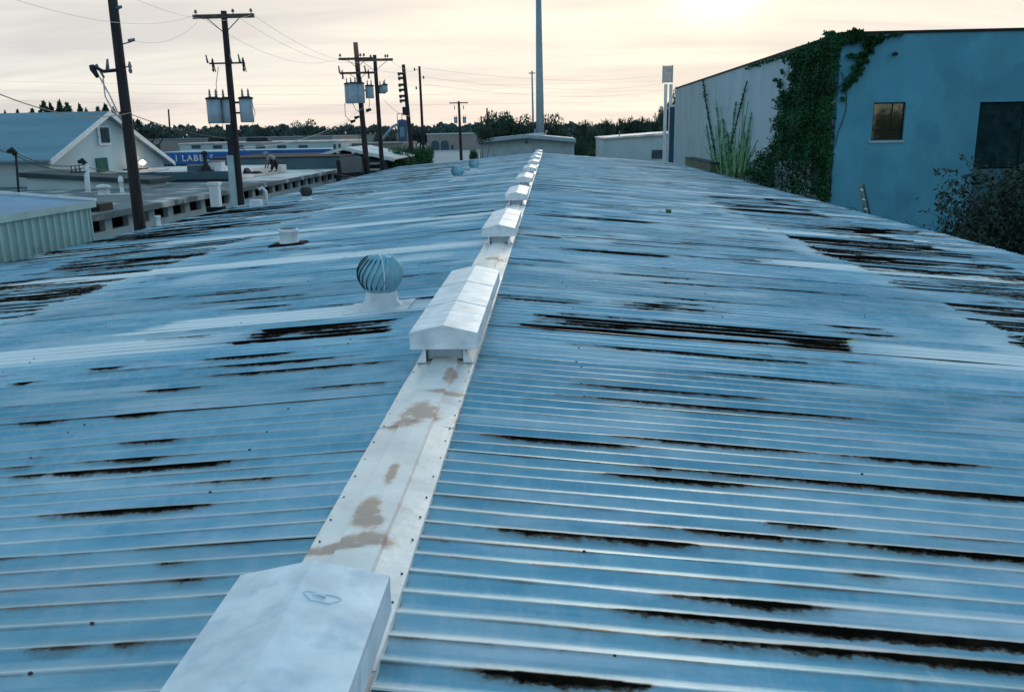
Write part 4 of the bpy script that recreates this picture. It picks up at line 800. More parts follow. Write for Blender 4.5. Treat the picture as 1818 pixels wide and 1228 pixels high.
# workman bending on roof
def person():
    Yp = 49.5; f = WZ(484, 306, zP-.03); Yp = f.y; k_ = (Yp)/1531*1.02
    def q(px, py, dy=0): p_ = WY(px, py, Yp); return Vector((p_.x, Yp+dy, p_.z))
    t = thing('person', 'person in pale shirt and dark trousers bending forward on the flat roof', 'person', (f.x, f.y, f.z))
    def skin(name, V, E, rad, m, root=0):
        me = bpy.data.meshes.new(name); me.from_pydata([tuple(v) for v in V], E, []); o = bpy.data.objects.new(name, me); COL.objects.link(o)
        md = o.modifiers.new('s', 'SKIN'); sv = me.skin_vertices[0].data
        for i, r_ in enumerate(rad): sv[i].radius = (r_, r_)
        sv[root].use_root = True; s2 = o.modifiers.new('u', 'SUBSURF'); s2.levels = 1; s2.render_levels = 2
        dg = bpy.context.evaluated_depsgraph_get(); dg.update(); m2 = bpy.data.meshes.new_from_object(o.evaluated_get(dg)); bpy.data.objects.remove(o)
        m2.materials.clear(); m2.materials.append(M[m]); m2.polygons.foreach_set('use_smooth', [True]*len(m2.polygons)); o = bpy.data.objects.new(name, m2); COL.objects.link(o); o.parent = t; o.location = -t.location; return o
    hip, chest, neck, head = q(487, 287), q(481, 276.5), q(476, 274), q(472.5, 274.5)
    # body: one continuous figure of skin
    fz = f.z
    kL, kR = q(484.5, 296, -.12), q(489, 296, .12); aL, aR = q(484, 304.8, -.14), q(490, 304.8, .14)
    aL.z = aR.z = fz+.07
    sL, sR = chest+Vector((-.05, -.2, -.02)), chest+Vector((-.05, .2, -.02)); eL, eR = sL+Vector((-.10, -.05, -.28)), sR+Vector((-.10, .05, -.28)); hL, hR = eL+Vector((-.12, .04, -.24)), eR+Vector((-.12, -.04, -.24))
    V = [hip, hip.lerp(chest, .5), chest, neck, head, hip+Vector((0, -.1, -.03)), kL, aL, aL+Vector((-.18, 0, -.04)), hip+Vector((0, .1, -.03)), kR, aR, aR+Vector((-.18, 0, -.04)), sL, eL, hL, hL+Vector((-.03, 0, -.10)), sR, eR, hR, hR+Vector((-.03, 0, -.10))]
    E = [(0, 1), (1, 2), (2, 3), (3, 4), (0, 5), (5, 6), (6, 7), (7, 8), (0, 9), (9, 10), (10, 11), (11, 12), (2, 13), (13, 14), (14, 15), (15, 16), (2, 17), (17, 18), (18, 19), (19, 20)]
    skin('body', V, E, [.14, .14, .15, .06, .10, .09, .065, .045, .04, .09, .065, .045, .04, .06, .045, .032, .03, .06, .045, .032, .03], 'skin')
    skin('shirt', [hip+Vector((0, 0, .03)), hip.lerp(chest, .5), chest, sL, sL.lerp(eL, .8), sR, sR.lerp(eR, .8)], [(0, 1), (1, 2), (2, 3), (3, 4), (2, 5), (5, 6)], [.165, .175, .175, .085, .07, .085, .07], 'shirt')
    skin('trousers', [hip, hip+Vector((0, -.1, -.04)), kL, aL+Vector((0, 0, .05)), hip+Vector((0, .1, -.04)), kR, aR+Vector((0, 0, .05))], [(0, 1), (1, 2), (2, 3), (0, 4), (4, 5), (5, 6)], [.165, .12, .09, .075, .12, .09, .075], 'trouser')
    MB().lathe((head.x-.02, head.y, head.z+.0), [(.19, .03), (.12, .05), (.105, .12), (.04, .15), (.001, .155)], 14).build('hat', M['hat'], t, True)
person()
# things lying on that roof
for px_, py_, lab, kind in ((366, 305, 'dark upright roof vent on the pale roof, left of the second pole', 'v'), (386, 304, 'small pale box on the pale roof beside the second pole', 'b'), (348, 305, 'low grey box on the pale roof, left of the dark vent', 'g'), (447, 309, 'small dark heap of material on the parapet near the bending person', 'h')):
    c = WZ(px_, py_, zP-.04)
    if kind == 'v':
        t = thing('dark_vent', lab, 'roof vent', c); MB().lathe(c, [(.28, 0), (.22, .3), (.09, .36), (.09, .85), (.17, .9), (.17, 1.05), (.02, 1.1)], 12).build('pipe', M['dark'], t, True); MB().box(c.x-.35, c.x+.35, c.y-.3, c.y+.3, c.z, c.z+.10).build('curb', M['dark'], t)
    elif kind == 'h':
        mb = MB(); mb.prism([(c.x-.35, c.z+.02), (c.x+.5, c.z+.02), (c.x+.3, c.z+.14), (c.x-.1, c.z+.10), (c.x-.25, c.z+.30)], c.y-.3, c.y+.3); tag(mb.build('material_heap', M['dark']), lab, 'heap')
    else:
        o = MB().box(c.x-.35, c.x+.35, c.y-.3, c.y+.3, c.z, c.z+(.5 if kind == 'b' else .32)).build('roof_box', M['whitepaint' if kind == 'b' else 'greywall']); tag(o, lab, 'box'); MB().box(c.x-.38, c.x+.38, c.y-.33, c.y+.33, c.z+(.5 if kind == 'b' else .32), c.z+(.56 if kind == 'b' else .37)).build('lid', M['tan'], o)

# ------------------------------------------------------------------ end buildings
Yf = 92; a, b_, ap = WY(847, 252, Yf), WY(1022, 250, Yf), WY(935, 243, Yf)
eb = thing('end_building', 'low pale building with shallow gable straight beyond the far end of the roof', 'building', (ap.x, Yf, 0))
MB().prism([(a.x+.3, 0), (b_.x-.15, 0), (b_.x-.15, b_.z-.15), (ap.x, ap.z-.12), (a.x+.3, a.z-.15)], Yf, Yf+14).build('wall', M['white'], eb)
for q in (a, b_):
    MB().prism([(q.x, q.z-.08), (ap.x, ap.z-.05), (ap.x, ap.z+.24), (q.x, q.z+.22)], Yf-.8, Yf+15).build('roof_slope', M['brightroof'], eb)
    MB().prism([(q.x, q.z-.14), (ap.x, ap.z-.12), (ap.x, ap.z+.25), (q.x, q.z+.23)], Yf-.86, Yf-.81).build('rake_board', M['sidewall'], eb)
c = WY(935, 254, Yf); MB().lathe((c.x, Yf-.12, c.z), [(.14, 0), (.14, .22)], 10).build('gable_vent', M['fardark'], eb)
c = WY(945, 240, 100); MB().prism([(c.x-2, c.z-.4), (c.x+1.6, c.z-.4), (c.x+1.2, c.z+.25), (c.x-.2, c.z+.2)], 97, 99).build('roof_monitor', M['white2'], eb)
Yr = 105; a, b_ = WY(1072, 247, Yr), WY(1215, 238, Yr)
rb = thing('pale_shed', 'long pale metal shed with low sloping white roof beside the sign posts', 'shed', (a.x, Yr, 0))
MB().prism([(a.x, 0), (b_.x, 0), (b_.x, b_.z), (a.x, a.z)], Yr, Yr+18).build('wall', M['white2'], rb); MB().prism([(a.x-.2, a.z), (b_.x+.2, b_.z), (b_.x+.2, b_.z+.30), (a.x-.2, a.z+.16)], Yr-.3, Yr+18).build('roof', M['brightroof'], rb)
c = WY(1167, 274, Yr); MB().box(c.x-.65, c.x+.65, Yr-.08, Yr-.01, c.z-.5, c.z+.5).build('window', M['fardark'], rb)
c = WY(1101, 240, Yr); MB().tube([(c.x, Yr+1, c.z-.4), (c.x, Yr+1, c.z+.5)], .06, 6).build('flue', M['steel'], rb)
# tall mast
Ym = 109; bt = WY(959, 241, Ym); tp = WY(955.5, -60, Ym); r0 = .48
mm_ = thing('steel_mast', 'very tall pale grey steel monopole rising out of the top of the photo', 'mast', (bt.x, Ym, 0))
MB().tube([(bt.x, Ym, 0), (bt.x, Ym, 10), (tp.x, Ym, tp.z)], [.52, .47, .29], 20).build('shaft', M['steel'], mm_, True)
MB().tube([(bt.x-.62, Ym-.3, 0), (bt.x-.62, Ym-.3, WY(951, 229, Ym).z)], .09, 8).build('side_pipe', M['steel'], mm_, True)
MB().tube([(bt.x+.62, Ym-.4, 0), (bt.x+.62, Ym-.4, bt.z+.3), (bt.x+.8, Ym-.5, bt.z+.55)], .12, 8).build('side_lamp', M['whitepaint'], mm_, True)
# light mast
Yl = 150; b2, tp = WY(947, 200, Yl), WY(944.5, 126, Yl); lm = thing('light_mast', 'thin far lighting mast with small crosspiece just left of the tall monopole', 'lighting mast', (b2.x, Yl, 0))
MB().tube([(b2.x, Yl, 0), (tp.x, Yl, tp.z)], [.22, .12], 8).build('shaft', M['steel'], lm, True); MB().box(tp.x-.55, tp.x+.55, Yl-.1, Yl+.1, tp.z-.45, tp.z-.30).build('crosspiece', M['dark'], lm)
# sign on twin posts
Ysg = 92; sg = thing('pole_sign', 'pale square sign on twin tall posts beside the ivy building', 'sign', (WY(1186, 200, Ysg).x, Ysg, 0))
for px_ in (1181, 1190):
    q0 = WY(px_, 200, Ysg); MB().box(q0.x-.15, q0.x+.15, Ysg-.15, Ysg+.15, 0, WY(px_, 150, Ysg).z).build('post', M['whitepaint'], sg)
q0, q1 = WY(1176.5, 147, Ysg), WY(1194.5, 117, Ysg)
mtx = Matrix.Translation(((q0.x+q1.x)/2, Ysg, 0)) @ Matrix.Rotation(R(-14), 4, 'Z'); hw_ = (q1.x-q0.x)/2
MB().box(-hw_, hw_, -.18, .18, q0.z, q1.z, mtx).build('sign_box', M['signface'], sg); MB().box(-hw_+.1, hw_-.1, -.2, -.185, q0.z+.12, q1.z-.12, mtx).build('sign_face', mat('sign_face_print', (.60, .53, .50), .5, 0, .16, 2.5), sg)
MB().box(-hw_-.03, -hw_+.04, -.21, .2, q0.z-.03, q1.z+.03, mtx).build('sign_edge', M['sidewall'], sg); MB().box(hw_-.04, hw_+.03, -.21, .2, q0.z-.03, q1.z+.03, mtx).build('sign_edge', M['steel'], sg)
# dark door post slot next to wall
# ------------------------------------------------------------------ the big ivy building on the right
XI = 12.2; cy0 = WX(1482, 250, XI).y; zT = WX(1489, 64, XI).z; yfar = WX(1198, 200, XI).y
ib = thing('ivy_building', 'tall flat-roofed blue-toned building overgrown with ivy at its corner', 'building', (XI, cy0, 0))
MB().box(XI, XI+.3, cy0+.3, yfar, 0, zT).build('side_wall', M['sidewall'], ib)
qw = [WY(1548, 181, cy0), WY(1606, 250, cy0)]; wx0, wx1, wz1, wz0 = WY(1549, 215, cy0).x, WY(1606, 215, cy0).x, WY(1578, 182, cy0).z, WY(1576, 249, cy0).z
px0 = WY(1733, 250, cy0).x; pz1 = WY(1770, 181, cy0).z; pz0 = WY(1770, 344, cy0).z; px1 = px0+3.4; XE = XI+26
fwl = MB(); Yq0, Yq1 = cy0, cy0+.3
for bx in ((XI, wx0, 0, zT), (wx0, wx1, 0, wz0), (wx0, wx1, wz1, zT), (wx1, px0, 0, zT), (px0, px1, pz1, zT), (px0, px1, 0, .2), (px1, XE, 0, zT)): fwl.box(bx[0], bx[1], Yq0, Yq1, bx[2], bx[3])
fwl.build('front_wall', M['teal'], ib)
MB().box(XE-.3, XE, cy0+.3, yfar, 0, zT).build('side_wall', M['sidewall'], ib); MB().box(XI+.3, XE-.3, yfar-.3, yfar, 0, zT).build('back_wall', M['sidewall'], ib); MB().box(XI+.3, XE-.3, cy0+.3, yfar-.3, zT-.5, zT-.3).build('roof_deck', M['darkroof'], ib)
MB().box(XI-.06, XI+.38, cy0-.06, yfar+.05, zT, zT+.10).build('coping', M['coping'], ib); MB().box(XI+.38, XE, cy0-.06, cy0+.38, zT, zT+.10).build('coping', M['coping'], ib)
wf = MB(); t_ = .05; 
for bx in ((wx0, wx0+t_, wz0, wz1), (wx1-t_, wx1, wz0, wz1), (wx0+t_, wx1-t_, wz0, wz0+t_), (wx0+t_, wx1-t_, wz1-t_, wz1)): wf.box(bx[0], bx[1], cy0+.10, cy0+.18, bx[2], bx[3])
xm = wx0+(wx1-wx0)*.62; wf.box(xm-.02, xm+.02, cy0+.11, cy0+.17, wz0+.45, wz1-t_); wf.box(wx0+t_, wx1-t_, cy0+.105, cy0+.165, wz0+.40, wz0+.45)
wo = wf.build('window', M['coping'], ib)
gm = mat('reflecting_window_glass', (.12, .12, .085), .03, .75, .2, 3, spec=1.0, col2=(.08, .09, .06))
MB().box(wx0+t_, wx1-t_, cy0+.135, cy0+.145, wz0+t_, wz1-t_).build('pane', gm, wo); MB().box(wx0-.08, wx1+.04, cy0-.05, cy0-.003, wz0-.10, wz0-.02).build('sill', M['sidewall'], wo)
for c_ in kids(wo): c_.location = -Vector(ib.location)+Vector(ib.location); c_.parent = wo; c_.location = (0, 0, 0)
zm = WY(1770, 299, cy0).z
for xa, xb in ((px0, px0+1.75), (px0+1.78, px1)):
    MB().box(xa, xb, cy0+.12, cy0+.16, zm+.02, pz1).build('door_panel', M['panel'], ib); MB().box(xa, xb, cy0+.12, cy0+.16, .2, zm-.02).build('door_panel', mat('blue_door_panel', (.035, .11, .15), .9, 0, .2, 2), ib)
c = WY(1586, 96, cy0); t = thing('wall_light', 'small dark fitting high on the front wall above the window', 'wall light', (c.x, cy0, c.z)); MB().tube([(c.x, cy0, c.z), (c.x, cy0-.16, c.z-.02)], [.05, .07], 8).build('housing', M['dark'], t, True); MB().lathe((c.x, cy0-.2, c.z-.08), [(.09, 0), (.10, .08), (.05, .14)], 10).build('head', M['dark'], t, True)
# downpipe in the dark slot at far edge
c = WY(1195, 260, yfar+1); tp = WY(1195, 190, yfar+1); o = MB().box(c.x-.35, c.x+.35, yfar+1, yfar+1.5, 0, tp.z).build('dark_post', M['bluedark']); tag(o, 'dark narrow post in the gap between sign posts and ivy building', 'post')
MB().box(c.x-.4, c.x+.4, yfar+.95, yfar+1.55, tp.z, tp.z+.2).build('cap', M['whitepaint'], o)
# low mossy ledge by weeds
# foliage helpers
def leaves(mb, pts, size, up=.3, g=random, asp=.6):
    for p in pts:
        s = size*g.uniform(.6, 1.4); a = Vector((g.gauss(0, 1), g.gauss(0, 1), g.gauss(0, 1))).normalized(); b = a.cross(Vector((g.gauss(0, 1), g.gauss(0, 1), g.gauss(0, 1)))).normalized()
        n = len(mb.v); c = Vector(p); a *= s; b *= s*asp
        mb.v += [tuple(c-a), tuple(c+b*.9), tuple(c+a), tuple(c-b)]; mb.f.append((n, n+1, n+2, n+3))
def in_poly(x, y, P):
    r = False; j = len(P)-1
    for i in range(len(P)):
        if (P[i][1] > y) != (P[j][1] > y) and x < (P[j][0]-P[i][0])*(y-P[i][1])/(P[j][1]-P[i][1])+P[i][0]: r = not r
        j = i
    return r
ivy = thing('ivy', 'dense dark green ivy climbing the corner of the blue building up to its roof', 'ivy', (XI, cy0, 0))
PS = [(1478, 358), (1474, 300), (1478, 200), (1494, 64), (1470, 66), (1440, 78), (1410, 92), (1396, 104), (1405, 125), (1404, 150), (1392, 165), (1380, 185), (1376, 225), (1371, 255), (1367, 272), (1342, 275), (1330, 300), (1320, 318), (1360, 330), (1420, 345)]
mb = MB(); n = 0; g = random.Random(3); dead = MB()
while n < 27000:
    x, y = g.uniform(1318, 1496), g.uniform(60, 358)
    jx = 4*math.sin(y*.15)+3*math.sin(y*.37+x*.1)
    if not in_poly(x+jx+g.gauss(0, 4), y+g.gauss(0, 4), PS): continue
    xx = (x-1372)/105; 
    low = y > 285 and 1375 < x < 1450
    if low and g.random() < .62: continue
    bulge = .10+.28*abs(math.sin(x*.06+y*.021)*math.sin(y*.05+x*.02))+g.uniform(0, .22)
    p = WX(x, y, XI-bulge*g.random()**.6)
    if p.z > zT+.05 or p.y < cy0-.3: continue
    leaves(mb, [p], .062, g=g); n += 1
mb.build('side_leaves', M['ivy'], ivy)
mb = MB()
def blobs(lst, X=None, Y=None, size=.08, dens=1.0, mbx=None, depth=.25):
    for px_, py_, rx, ry, nn in lst:
        for _ in range(int(nn*dens)):
            a = g.uniform(0, 2*math.pi); r_ = math.sqrt(g.random())*(.75+.35*math.sin(a*5+px_)); x = px_+rx*r_*math.cos(a); y = py_+ry*r_*math.sin(a)
            p = WX(x, y, X-g.uniform(0, depth)) if X is not None else WY(x, y, Y-g.uniform(0, depth)); leaves(mbx, [p], size, g=g)
blobs([(1500, 70, 24, 11, 700), (1530, 66, 26, 9, 600), (1518, 58, 14, 7, 260), (1560, 66, 18, 5, 170), (1590, 62, 14, 2.5, 60), (1543, 84, 11, 14, 420), (1532, 104, 11, 12, 380), (1523, 124, 11, 10, 340), (1513, 140, 11, 7, 220), (1504, 150, 9, 6, 130), (1512, 100, 10, 4, 90), (1545, 72, 22, 8, 300), (1500, 160, 5, 6, 35), (1497, 176, 4, 5, 22), (1488, 84, 6, 12, 120), (1480, 62, 14, 6, 200)], Y=cy0, mbx=mb)
mb.build('front_leaves', M['ivy'], ivy)
st = MB()
for pts in ([(1494, 128), (1500, 150), (1503, 170), (1502, 195), (1496, 215), (1488, 235), (1482, 262)], [(1484, 158), (1496, 150), (1510, 146)], [(1536, 90), (1520, 110), (1512, 142), (1500, 152)]):
    st.tube([WY(a, b, cy0-.04) for a, b in pts], .018, 5)
for k in range(26):
    x = g.uniform(1385, 1476); y0_ = g.uniform(215, 300); st.tube([WX(x+g.uniform(-3, 3), y, XI-.06) for y in np.linspace(y0_, 345, 6)], .02, 4)
st.build('stems', M['ivydead'], ivy)
# ivy top wisps along the roof edge
mb = MB(); blobs([(1380+k*9, 104-k*2.9, 8, 4, 30) for k in range(-6, 12)] + [(1470, 60, 12, 5, 80)], X=XI, mbx=mb); mb.build('edge_leaves', M['ivy'], ivy)
mb = MB(); blobs([(1388, 128, 3, 6, 40), (1384, 150, 5, 9, 120), (1390, 168, 7, 9, 150), (1376, 142, 4, 4, 40), (1402, 175, 6, 8, 90), (1392, 110, 3, 5, 25)], X=XI, mbx=mb); mb.build('loose_leaves', M['ivy'], ivy)
# tall climbing strands on the side wall
wd = thing('climbing_plant', 'fan of tall light green climbing stems on the side wall left of the ivy', 'climbing plant', (XI, WX(1290, 290, XI).y, 0))
strands = [((1275, 306), (1253, 180), 5, 7), ((1253, 180), (1248, 142), 7, 6), ((1268, 306), (1254, 222), 4, 3), ((1283, 305), (1275, 225), 5, 5), ((1285, 310), (1272, 190), 5, 3), ((1292, 312), (1283, 212), 9, 6), ((1300, 312), (1291, 235), 8, 9), ((1296, 270), (1307, 180), 5, 4), ((1298, 255), (1322, 160), 4, 3), ((1322, 160), (1326, 145), 2, 1), ((1308, 316), (1318, 240), 5, 4), ((1316, 317), (1334, 200), 4, 2), ((1306, 316), (1304, 262), 5, 4), ((1330, 288), (1320, 318), 3, 2), ]
g = random.Random(31)
for k in range(46):
    bl = MB()
    bx, by = g.uniform(1276, 1322), g.uniform(304, 314); tx = bx+(bx-1296)*g.uniform(.3, 1.3)+g.uniform(-8, 8); ty = g.uniform(165, 270) if k % 2 else g.uniform(225, 290)
    w_ = g.uniform(.05, .10); d_ = g.uniform(.05, .45); pr = None
    for i in range(7):
        u = i/6; p = WX(bx+(tx-bx)*u, by+(ty-by)*u, XI-d_*(1-.6*u)); ww = w_*(1-u)**.8*(.6+.8*u)+.004
        q = (p+Vector((0, -ww, 0)), p+Vector((-.04, ww, 0)))
        if pr: bl.face([pr[0], pr[1], q[1], q[0]])
        pr = q
    bl.build('blade', M['weed'], wd)
for (a, b_, w0_, w1_) in strands:
    mb = MB(); L_ = math.hypot(a[0]-b_[0], a[1]-b_[1]); w1_ *= .8; w0_ *= .9; nn = int(L_*(w0_+w1_)/2*.5)+18
    for _ in range(nn):
        u = g.random(); x = a[0]+(b_[0]-a[0])*u; y = a[1]+(b_[1]-a[1])*u; wd_ = (w0_*(1-u)+w1_*u)*.62*(.70+.30*math.sin(u*17+a[0]))*(1.08-u)**.7
        if g.random() < .3+.3*math.sin(u*23+a[0]*3): wd_ *= .5
        leaves(mb, [WX(x+g.gauss(0, wd_*.9), y, XI-g.uniform(.01, .22))], .095, g=g, asp=.38)
    mb.tube([WX(a[0], a[1], XI-.03), WX(b_[0], b_[1], XI-.03)], .022, 4)
    mb.build('stem', M['ivy'] if (a[0], a[1]) in ((1253, 180), (1275, 306), (1298, 255), (1322, 160), (1308, 316)) else M['weed'], wd)
o = MB().box(XI-.7, XI-.02, WX(1280, 300, XI).y, WX(1232, 290, XI).y, 0, WX(1255, 285, XI).z).build('ledge', M['olive']); tag(o, 'low mossy ledge at the foot of the side wall, left of the climbing stems', 'ledge')
MB().box(XI-.75, XI-.02, WX(1280, 300, XI).y-.1, WX(1232, 290, XI).y+.1, WX(1255, 285, XI).z, WX(1255, 285, XI).z+.08).build('ledge_cap', M['darkroof'], o)
# ladder leaning at the right eave
Yld = hit_roof(1545, 377).y; ld = thing('ladder', 'old leaning ladder poking up above the right eave before the blue wall', 'ladder', (10.3, Yld, 0))
tb = WX(1541, 329, 10.0); dirv = Vector((tb.x-10.55, 0, tb.z))
for dy in (-.19, .19):
    b0 = Vector((11.4, Yld+dy, 0)); t0 = Vector((9.98, Yld+dy+.0, tb.z)); 
    MB().tube([b0, t0], .035, 6).build('rail', M['ladder' if dy > 0 else 'ladderd'], ld)
for k in range(17):
    u = (k+.7)/17.3; c = Vector((11.4, Yld, 0)).lerp(Vector((9.98, Yld, tb.z)), u); MB().tube([c-Vector((0, .19, 0)), c+Vector((0, .19, 0))], .022, 6).build('rung', M['whitepaint'], ld)
# thin wire loop on eave
c0, c1 = WX(1500, 369, 10.0), WX(1523, 377, 10.0); o = MB().tube([c0, WX(1503, 368, 10.0), WX(1519, 370, 10.0), c1], .012, 5).build('wire_loop', M['dark']); tag(o, 'thin bent wire on the right eave, left of the ladder', 'wire')

# ------------------------------------------------------------------ trees
def crown_mesh(seed, n, lobes, size, flat=.8):
    g = random.Random(seed); mb = MB(); cs = []
    for k in range(lobes):
        a = g.uniform(0, 6.28); r_ = g.uniform(.0, .62); cs.append((Vector((r_*math.cos(a), r_*math.sin(a), g.uniform(.15, .82))), g.uniform(.20, .40)))
    for _ in range(n):
        c, r_ = g.choice(cs); d = Vector((g.gauss(0, 1), g.gauss(0, 1), g.gauss(0, 1))).normalized()*r_*(g.random()**.35); d.z *= flat
        p = c+d
        if p.z < .02: p.z = abs(p.z)+.02
        leaves(mb, [p], size, g=g, asp=.7)
    me = bpy.data.meshes.new('crown'); me.from_pydata(mb.v, [], mb.f); me.update(); return me
CR = [crown_mesh(s, 4200, 15, .031) for s in range(5)]; CRs = [crown_mesh(20+s, 900, 9, .034) for s in range(2)]
def cone_mesh(seed):
    g = random.Random(seed); mb = MB()
    for _ in range(1600):
        z = g.random()**1.3; r_ = (1-z**2.4)*.42*(.75+.3*math.sin(z*22+seed))*math.sqrt(g.random()); a = g.uniform(0, 6.28); leaves(mb, [(r_*math.cos(a), r_*math.sin(a), z)], .04, g=g, asp=.5)
    me = bpy.data.meshes.new('crown'); me.from_pydata(mb.v, [], mb.f); me.update(); return me
CONE = [cone_mesh(s) for s in range(3)]
def mats(me, m):
    k = me.name+m; 
    if k not in CH: c = me.copy(); c.materials.append(M[m]); CH[k] = c
    return CH[k]
def trunk_mesh():
    mb = MB(); mb.tube([(0, 0, 0), (.01, 0, .35), (-.01, 0, .7)], [.03, .022, .012], 7)
    for a in (0, 2.1, 4.2): mb.tube([(0, 0, .3), (.18*math.cos(a), .18*math.sin(a), .55), (.3*math.cos(a), .3*math.sin(a), .75)], [.014, .01, .005], 5)
    me = bpy.data.meshes.new('trunk'); me.from_pydata(mb.v, [], mb.f); me.materials.append(M['bark']); me.update(); return me
TR = trunk_mesh()
def tree(label, px, pyt, Y, wpx, m='leaf', kind=None, zbase=.25, group=None, name='tree', depth=None):
    tp = WY(px, pyt, Y); H = tp.z; w_ = wpx/FPX*Y*.97
    t = thing(name, label, 'tree', (tp.x, Y, 0), group)
    me = kind or CR[random.randrange(5)]
    c = bpy.data.objects.new('crown', mats(me, m)); COL.objects.link(c); c.parent = t; c.location = (0, 0, H*zbase); c.scale = (w_/1.75, (depth or w_)/1.75, H*(1-zbase)/1.05); c.rotation_euler = (0, 0, random.uniform(0, 6.28)) if depth is None else (0, 0, 0)
    k = bpy.data.objects.new('trunk', TR); COL.objects.link(k); k.parent = t; k.scale = (w_*.9, w_*.9, H)
    return t
# far woods read as one mass
g = random.Random(17); mb = MB()
prof_w = [(-200, 232), (0, 228), (60, 226), (200, 226), (260, 222), (330, 226), (420, 228), (470, 224), (560, 228), (640, 224), (700, 228), (780, 222), (860, 222), (1000, 222), (1060, 224), (1200, 214), (1500, 210), (2100, 205)]
for _ in range(15000):
    x = g.uniform(-150, 1300); 
    for i in range(len(prof_w)-1):
        if prof_w[i][0] <= x <= prof_w[i+1][0]: u = (x-prof_w[i][0])/(prof_w[i+1][0]-prof_w[i][0]); yt = prof_w[i][1]*(1-u)+prof_w[i+1][1]*u; break
    yt += 2.5*math.sin(x*.11)+1.8*math.sin(x*.27+1)+1.2*math.sin(x*.6)
    Y = g.uniform(370, 420); top = WY(x, yt, Y).z; z = top*(1-.95*(1-g.random()**.6) if False else g.random()**.5)
    leaves(mb, [(WY(x, yt, Y).x, Y, max(.3, z))], 1.0, g=g, asp=.7)
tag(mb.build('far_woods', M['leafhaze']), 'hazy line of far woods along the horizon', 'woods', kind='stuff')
G1 = 'trees along the far horizon'
TL = [  # px, top, Y, width, label
 (545, 211, 230, 62, 'tallest dark tree on the horizon left of the transformer cluster'), (575, 222, 235, 40, 'shorter dark tree leaning on the tallest one, left of the transformer cluster'), (520, 228, 240, 36, 'low dark tree at the foot of the tallest horizon tree'),
 (462, 222, 215, 46, 'bushy tree right of the second pole'), (440, 230, 220, 30, 'small tree just right of the second pole'),
 (275, 222, 170, 60, 'dark bushy tree right of the gabled hall'), (320, 226, 175, 60, 'dark tree below the thin far pole at left'), (365, 224, 180, 70, 'broad dark tree left of the second pole'), (400, 228, 185, 40, 'dark tree right behind the second pole'),
 (235, 212, 165, 60, 'tall dark tree behind the nearest pole'),
 (686, 218, 170, 46, 'dark bushy tree behind the silo chute'), (672, 232, 172, 30, 'low tree at the foot of the silo chute'), (802, 221, 365, 60, 'dark tree left of the small far pole'), (770, 226, 362, 50, 'low tree above the arcade building'), (745, 225, 360, 50, 'low tree behind the slim pole'),
 (885, 193, 150, 82, 'large open-branched tree left of the tall monopole'), (915, 197, 146, 76, 'large tree directly left of the monopole'), (975, 190, 140, 64, 'dense dark rounded tree right of the tall monopole'), (940, 205, 150, 50, 'dark tree behind the tall monopole'), (1000, 212, 150, 34, 'dark tree over the right end of the end building'),
 (1035, 212, 135, 48, 'dark tree between the end building and the pale shed'), (1052, 216, 128, 44, 'full dark tree touching the pale shed'), (1025, 232, 120, 34, 'low dark bushy tree at the right end of the end building'), (1075, 210, 150, 50, 'dark tree above the left end of the pale shed'), (1105, 208, 155, 50, 'tree above the middle of the pale shed'), (1130, 202, 158, 44, 'taller tree above the pale shed'), (1155, 206, 160, 46, 'tree left of the sign posts above the pale shed'),
 (1184, 172, 135, 40, 'tall dark tree right behind the sign posts'), (1208, 146, 130, 36, 'tall tree peeping over the far end of the ivy building'), (1170, 190, 140, 30, 'tree directly left of the sign posts'),
]
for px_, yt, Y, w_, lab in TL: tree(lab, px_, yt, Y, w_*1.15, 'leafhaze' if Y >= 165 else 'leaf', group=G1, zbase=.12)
tree('small round street tree with thin trunk in front of the end building', 856, 221, 86, 46, 'leaf', zbase=.72)
# conifers behind the hall
for i, (px_, yt, w_) in enumerate([(76, 178, 26), (88, 182, 20), (104, 177, 24), (118, 181, 26), (140, 184, 20), (152, 192, 18), (172, 188, 20), (186, 184, 22), (200, 190, 22), (215, 196, 28), (30, 194, 18), (8, 196, 16), (56, 192, 24), (228, 204, 28), (244, 212, 26)]):
    tree(['first', 'second', 'third', 'fourth', 'fifth', 'sixth', 'seventh', 'eighth', 'ninth', 'tenth', 'eleventh', 'twelfth', 'thirteenth', 'fourteenth', 'fifteenth'][sorted([76, 88, 104, 118, 140, 152, 172, 186, 200, 215, 30, 8, 56, 228, 244]).index(px_)]+' pointed conifer from the left behind the hall roof', px_, yt-3, 118+i % 3*3, w_*7.0, 'leaf', CONE[i % 3], .06, 'conifers behind the gabled hall', 'conifer')
t = tree('tree standing behind the camera, seen only mirrored in the window pane', 500, 300, 60, 60, 'leaf', zbase=.15)
t.location = (32.4, -12, 0)
for c_, z_, sx, sz in ((0, 1.2, 3.0, 6.9), (1, 0, 5, 7.8)):
    k_ = kids(t)[c_]; k_.location = (0, 0, z_); k_.scale = (sx, sx, sz)
# bushes at the foot of the poles
for px_, yt, Y, w_, lab in ((706, 262, 72, 40, 'bright green bush between the twin poles and the bracket pole'), (735, 258, 79, 44, 'tall green bush at the foot of the bracket pole'), (756, 262, 82, 28, 'round green bush at the foot of the slim pole'), (693, 282, 70, 24, 'low green bush right of the twin poles'), (840, 268, 112, 22, 'small green bush by the far pole')):
    t = tree(lab, px_, yt-4, Y, w_*1.5, 'bush', zbase=.5, name='bush'); t['category'] = 'bush'
tree('dark rounded shrub at the right foot of the gabled hall', 305, 278, 58, 24, 'leaf', zbase=.05, name='shrub')['category'] = 'shrub'

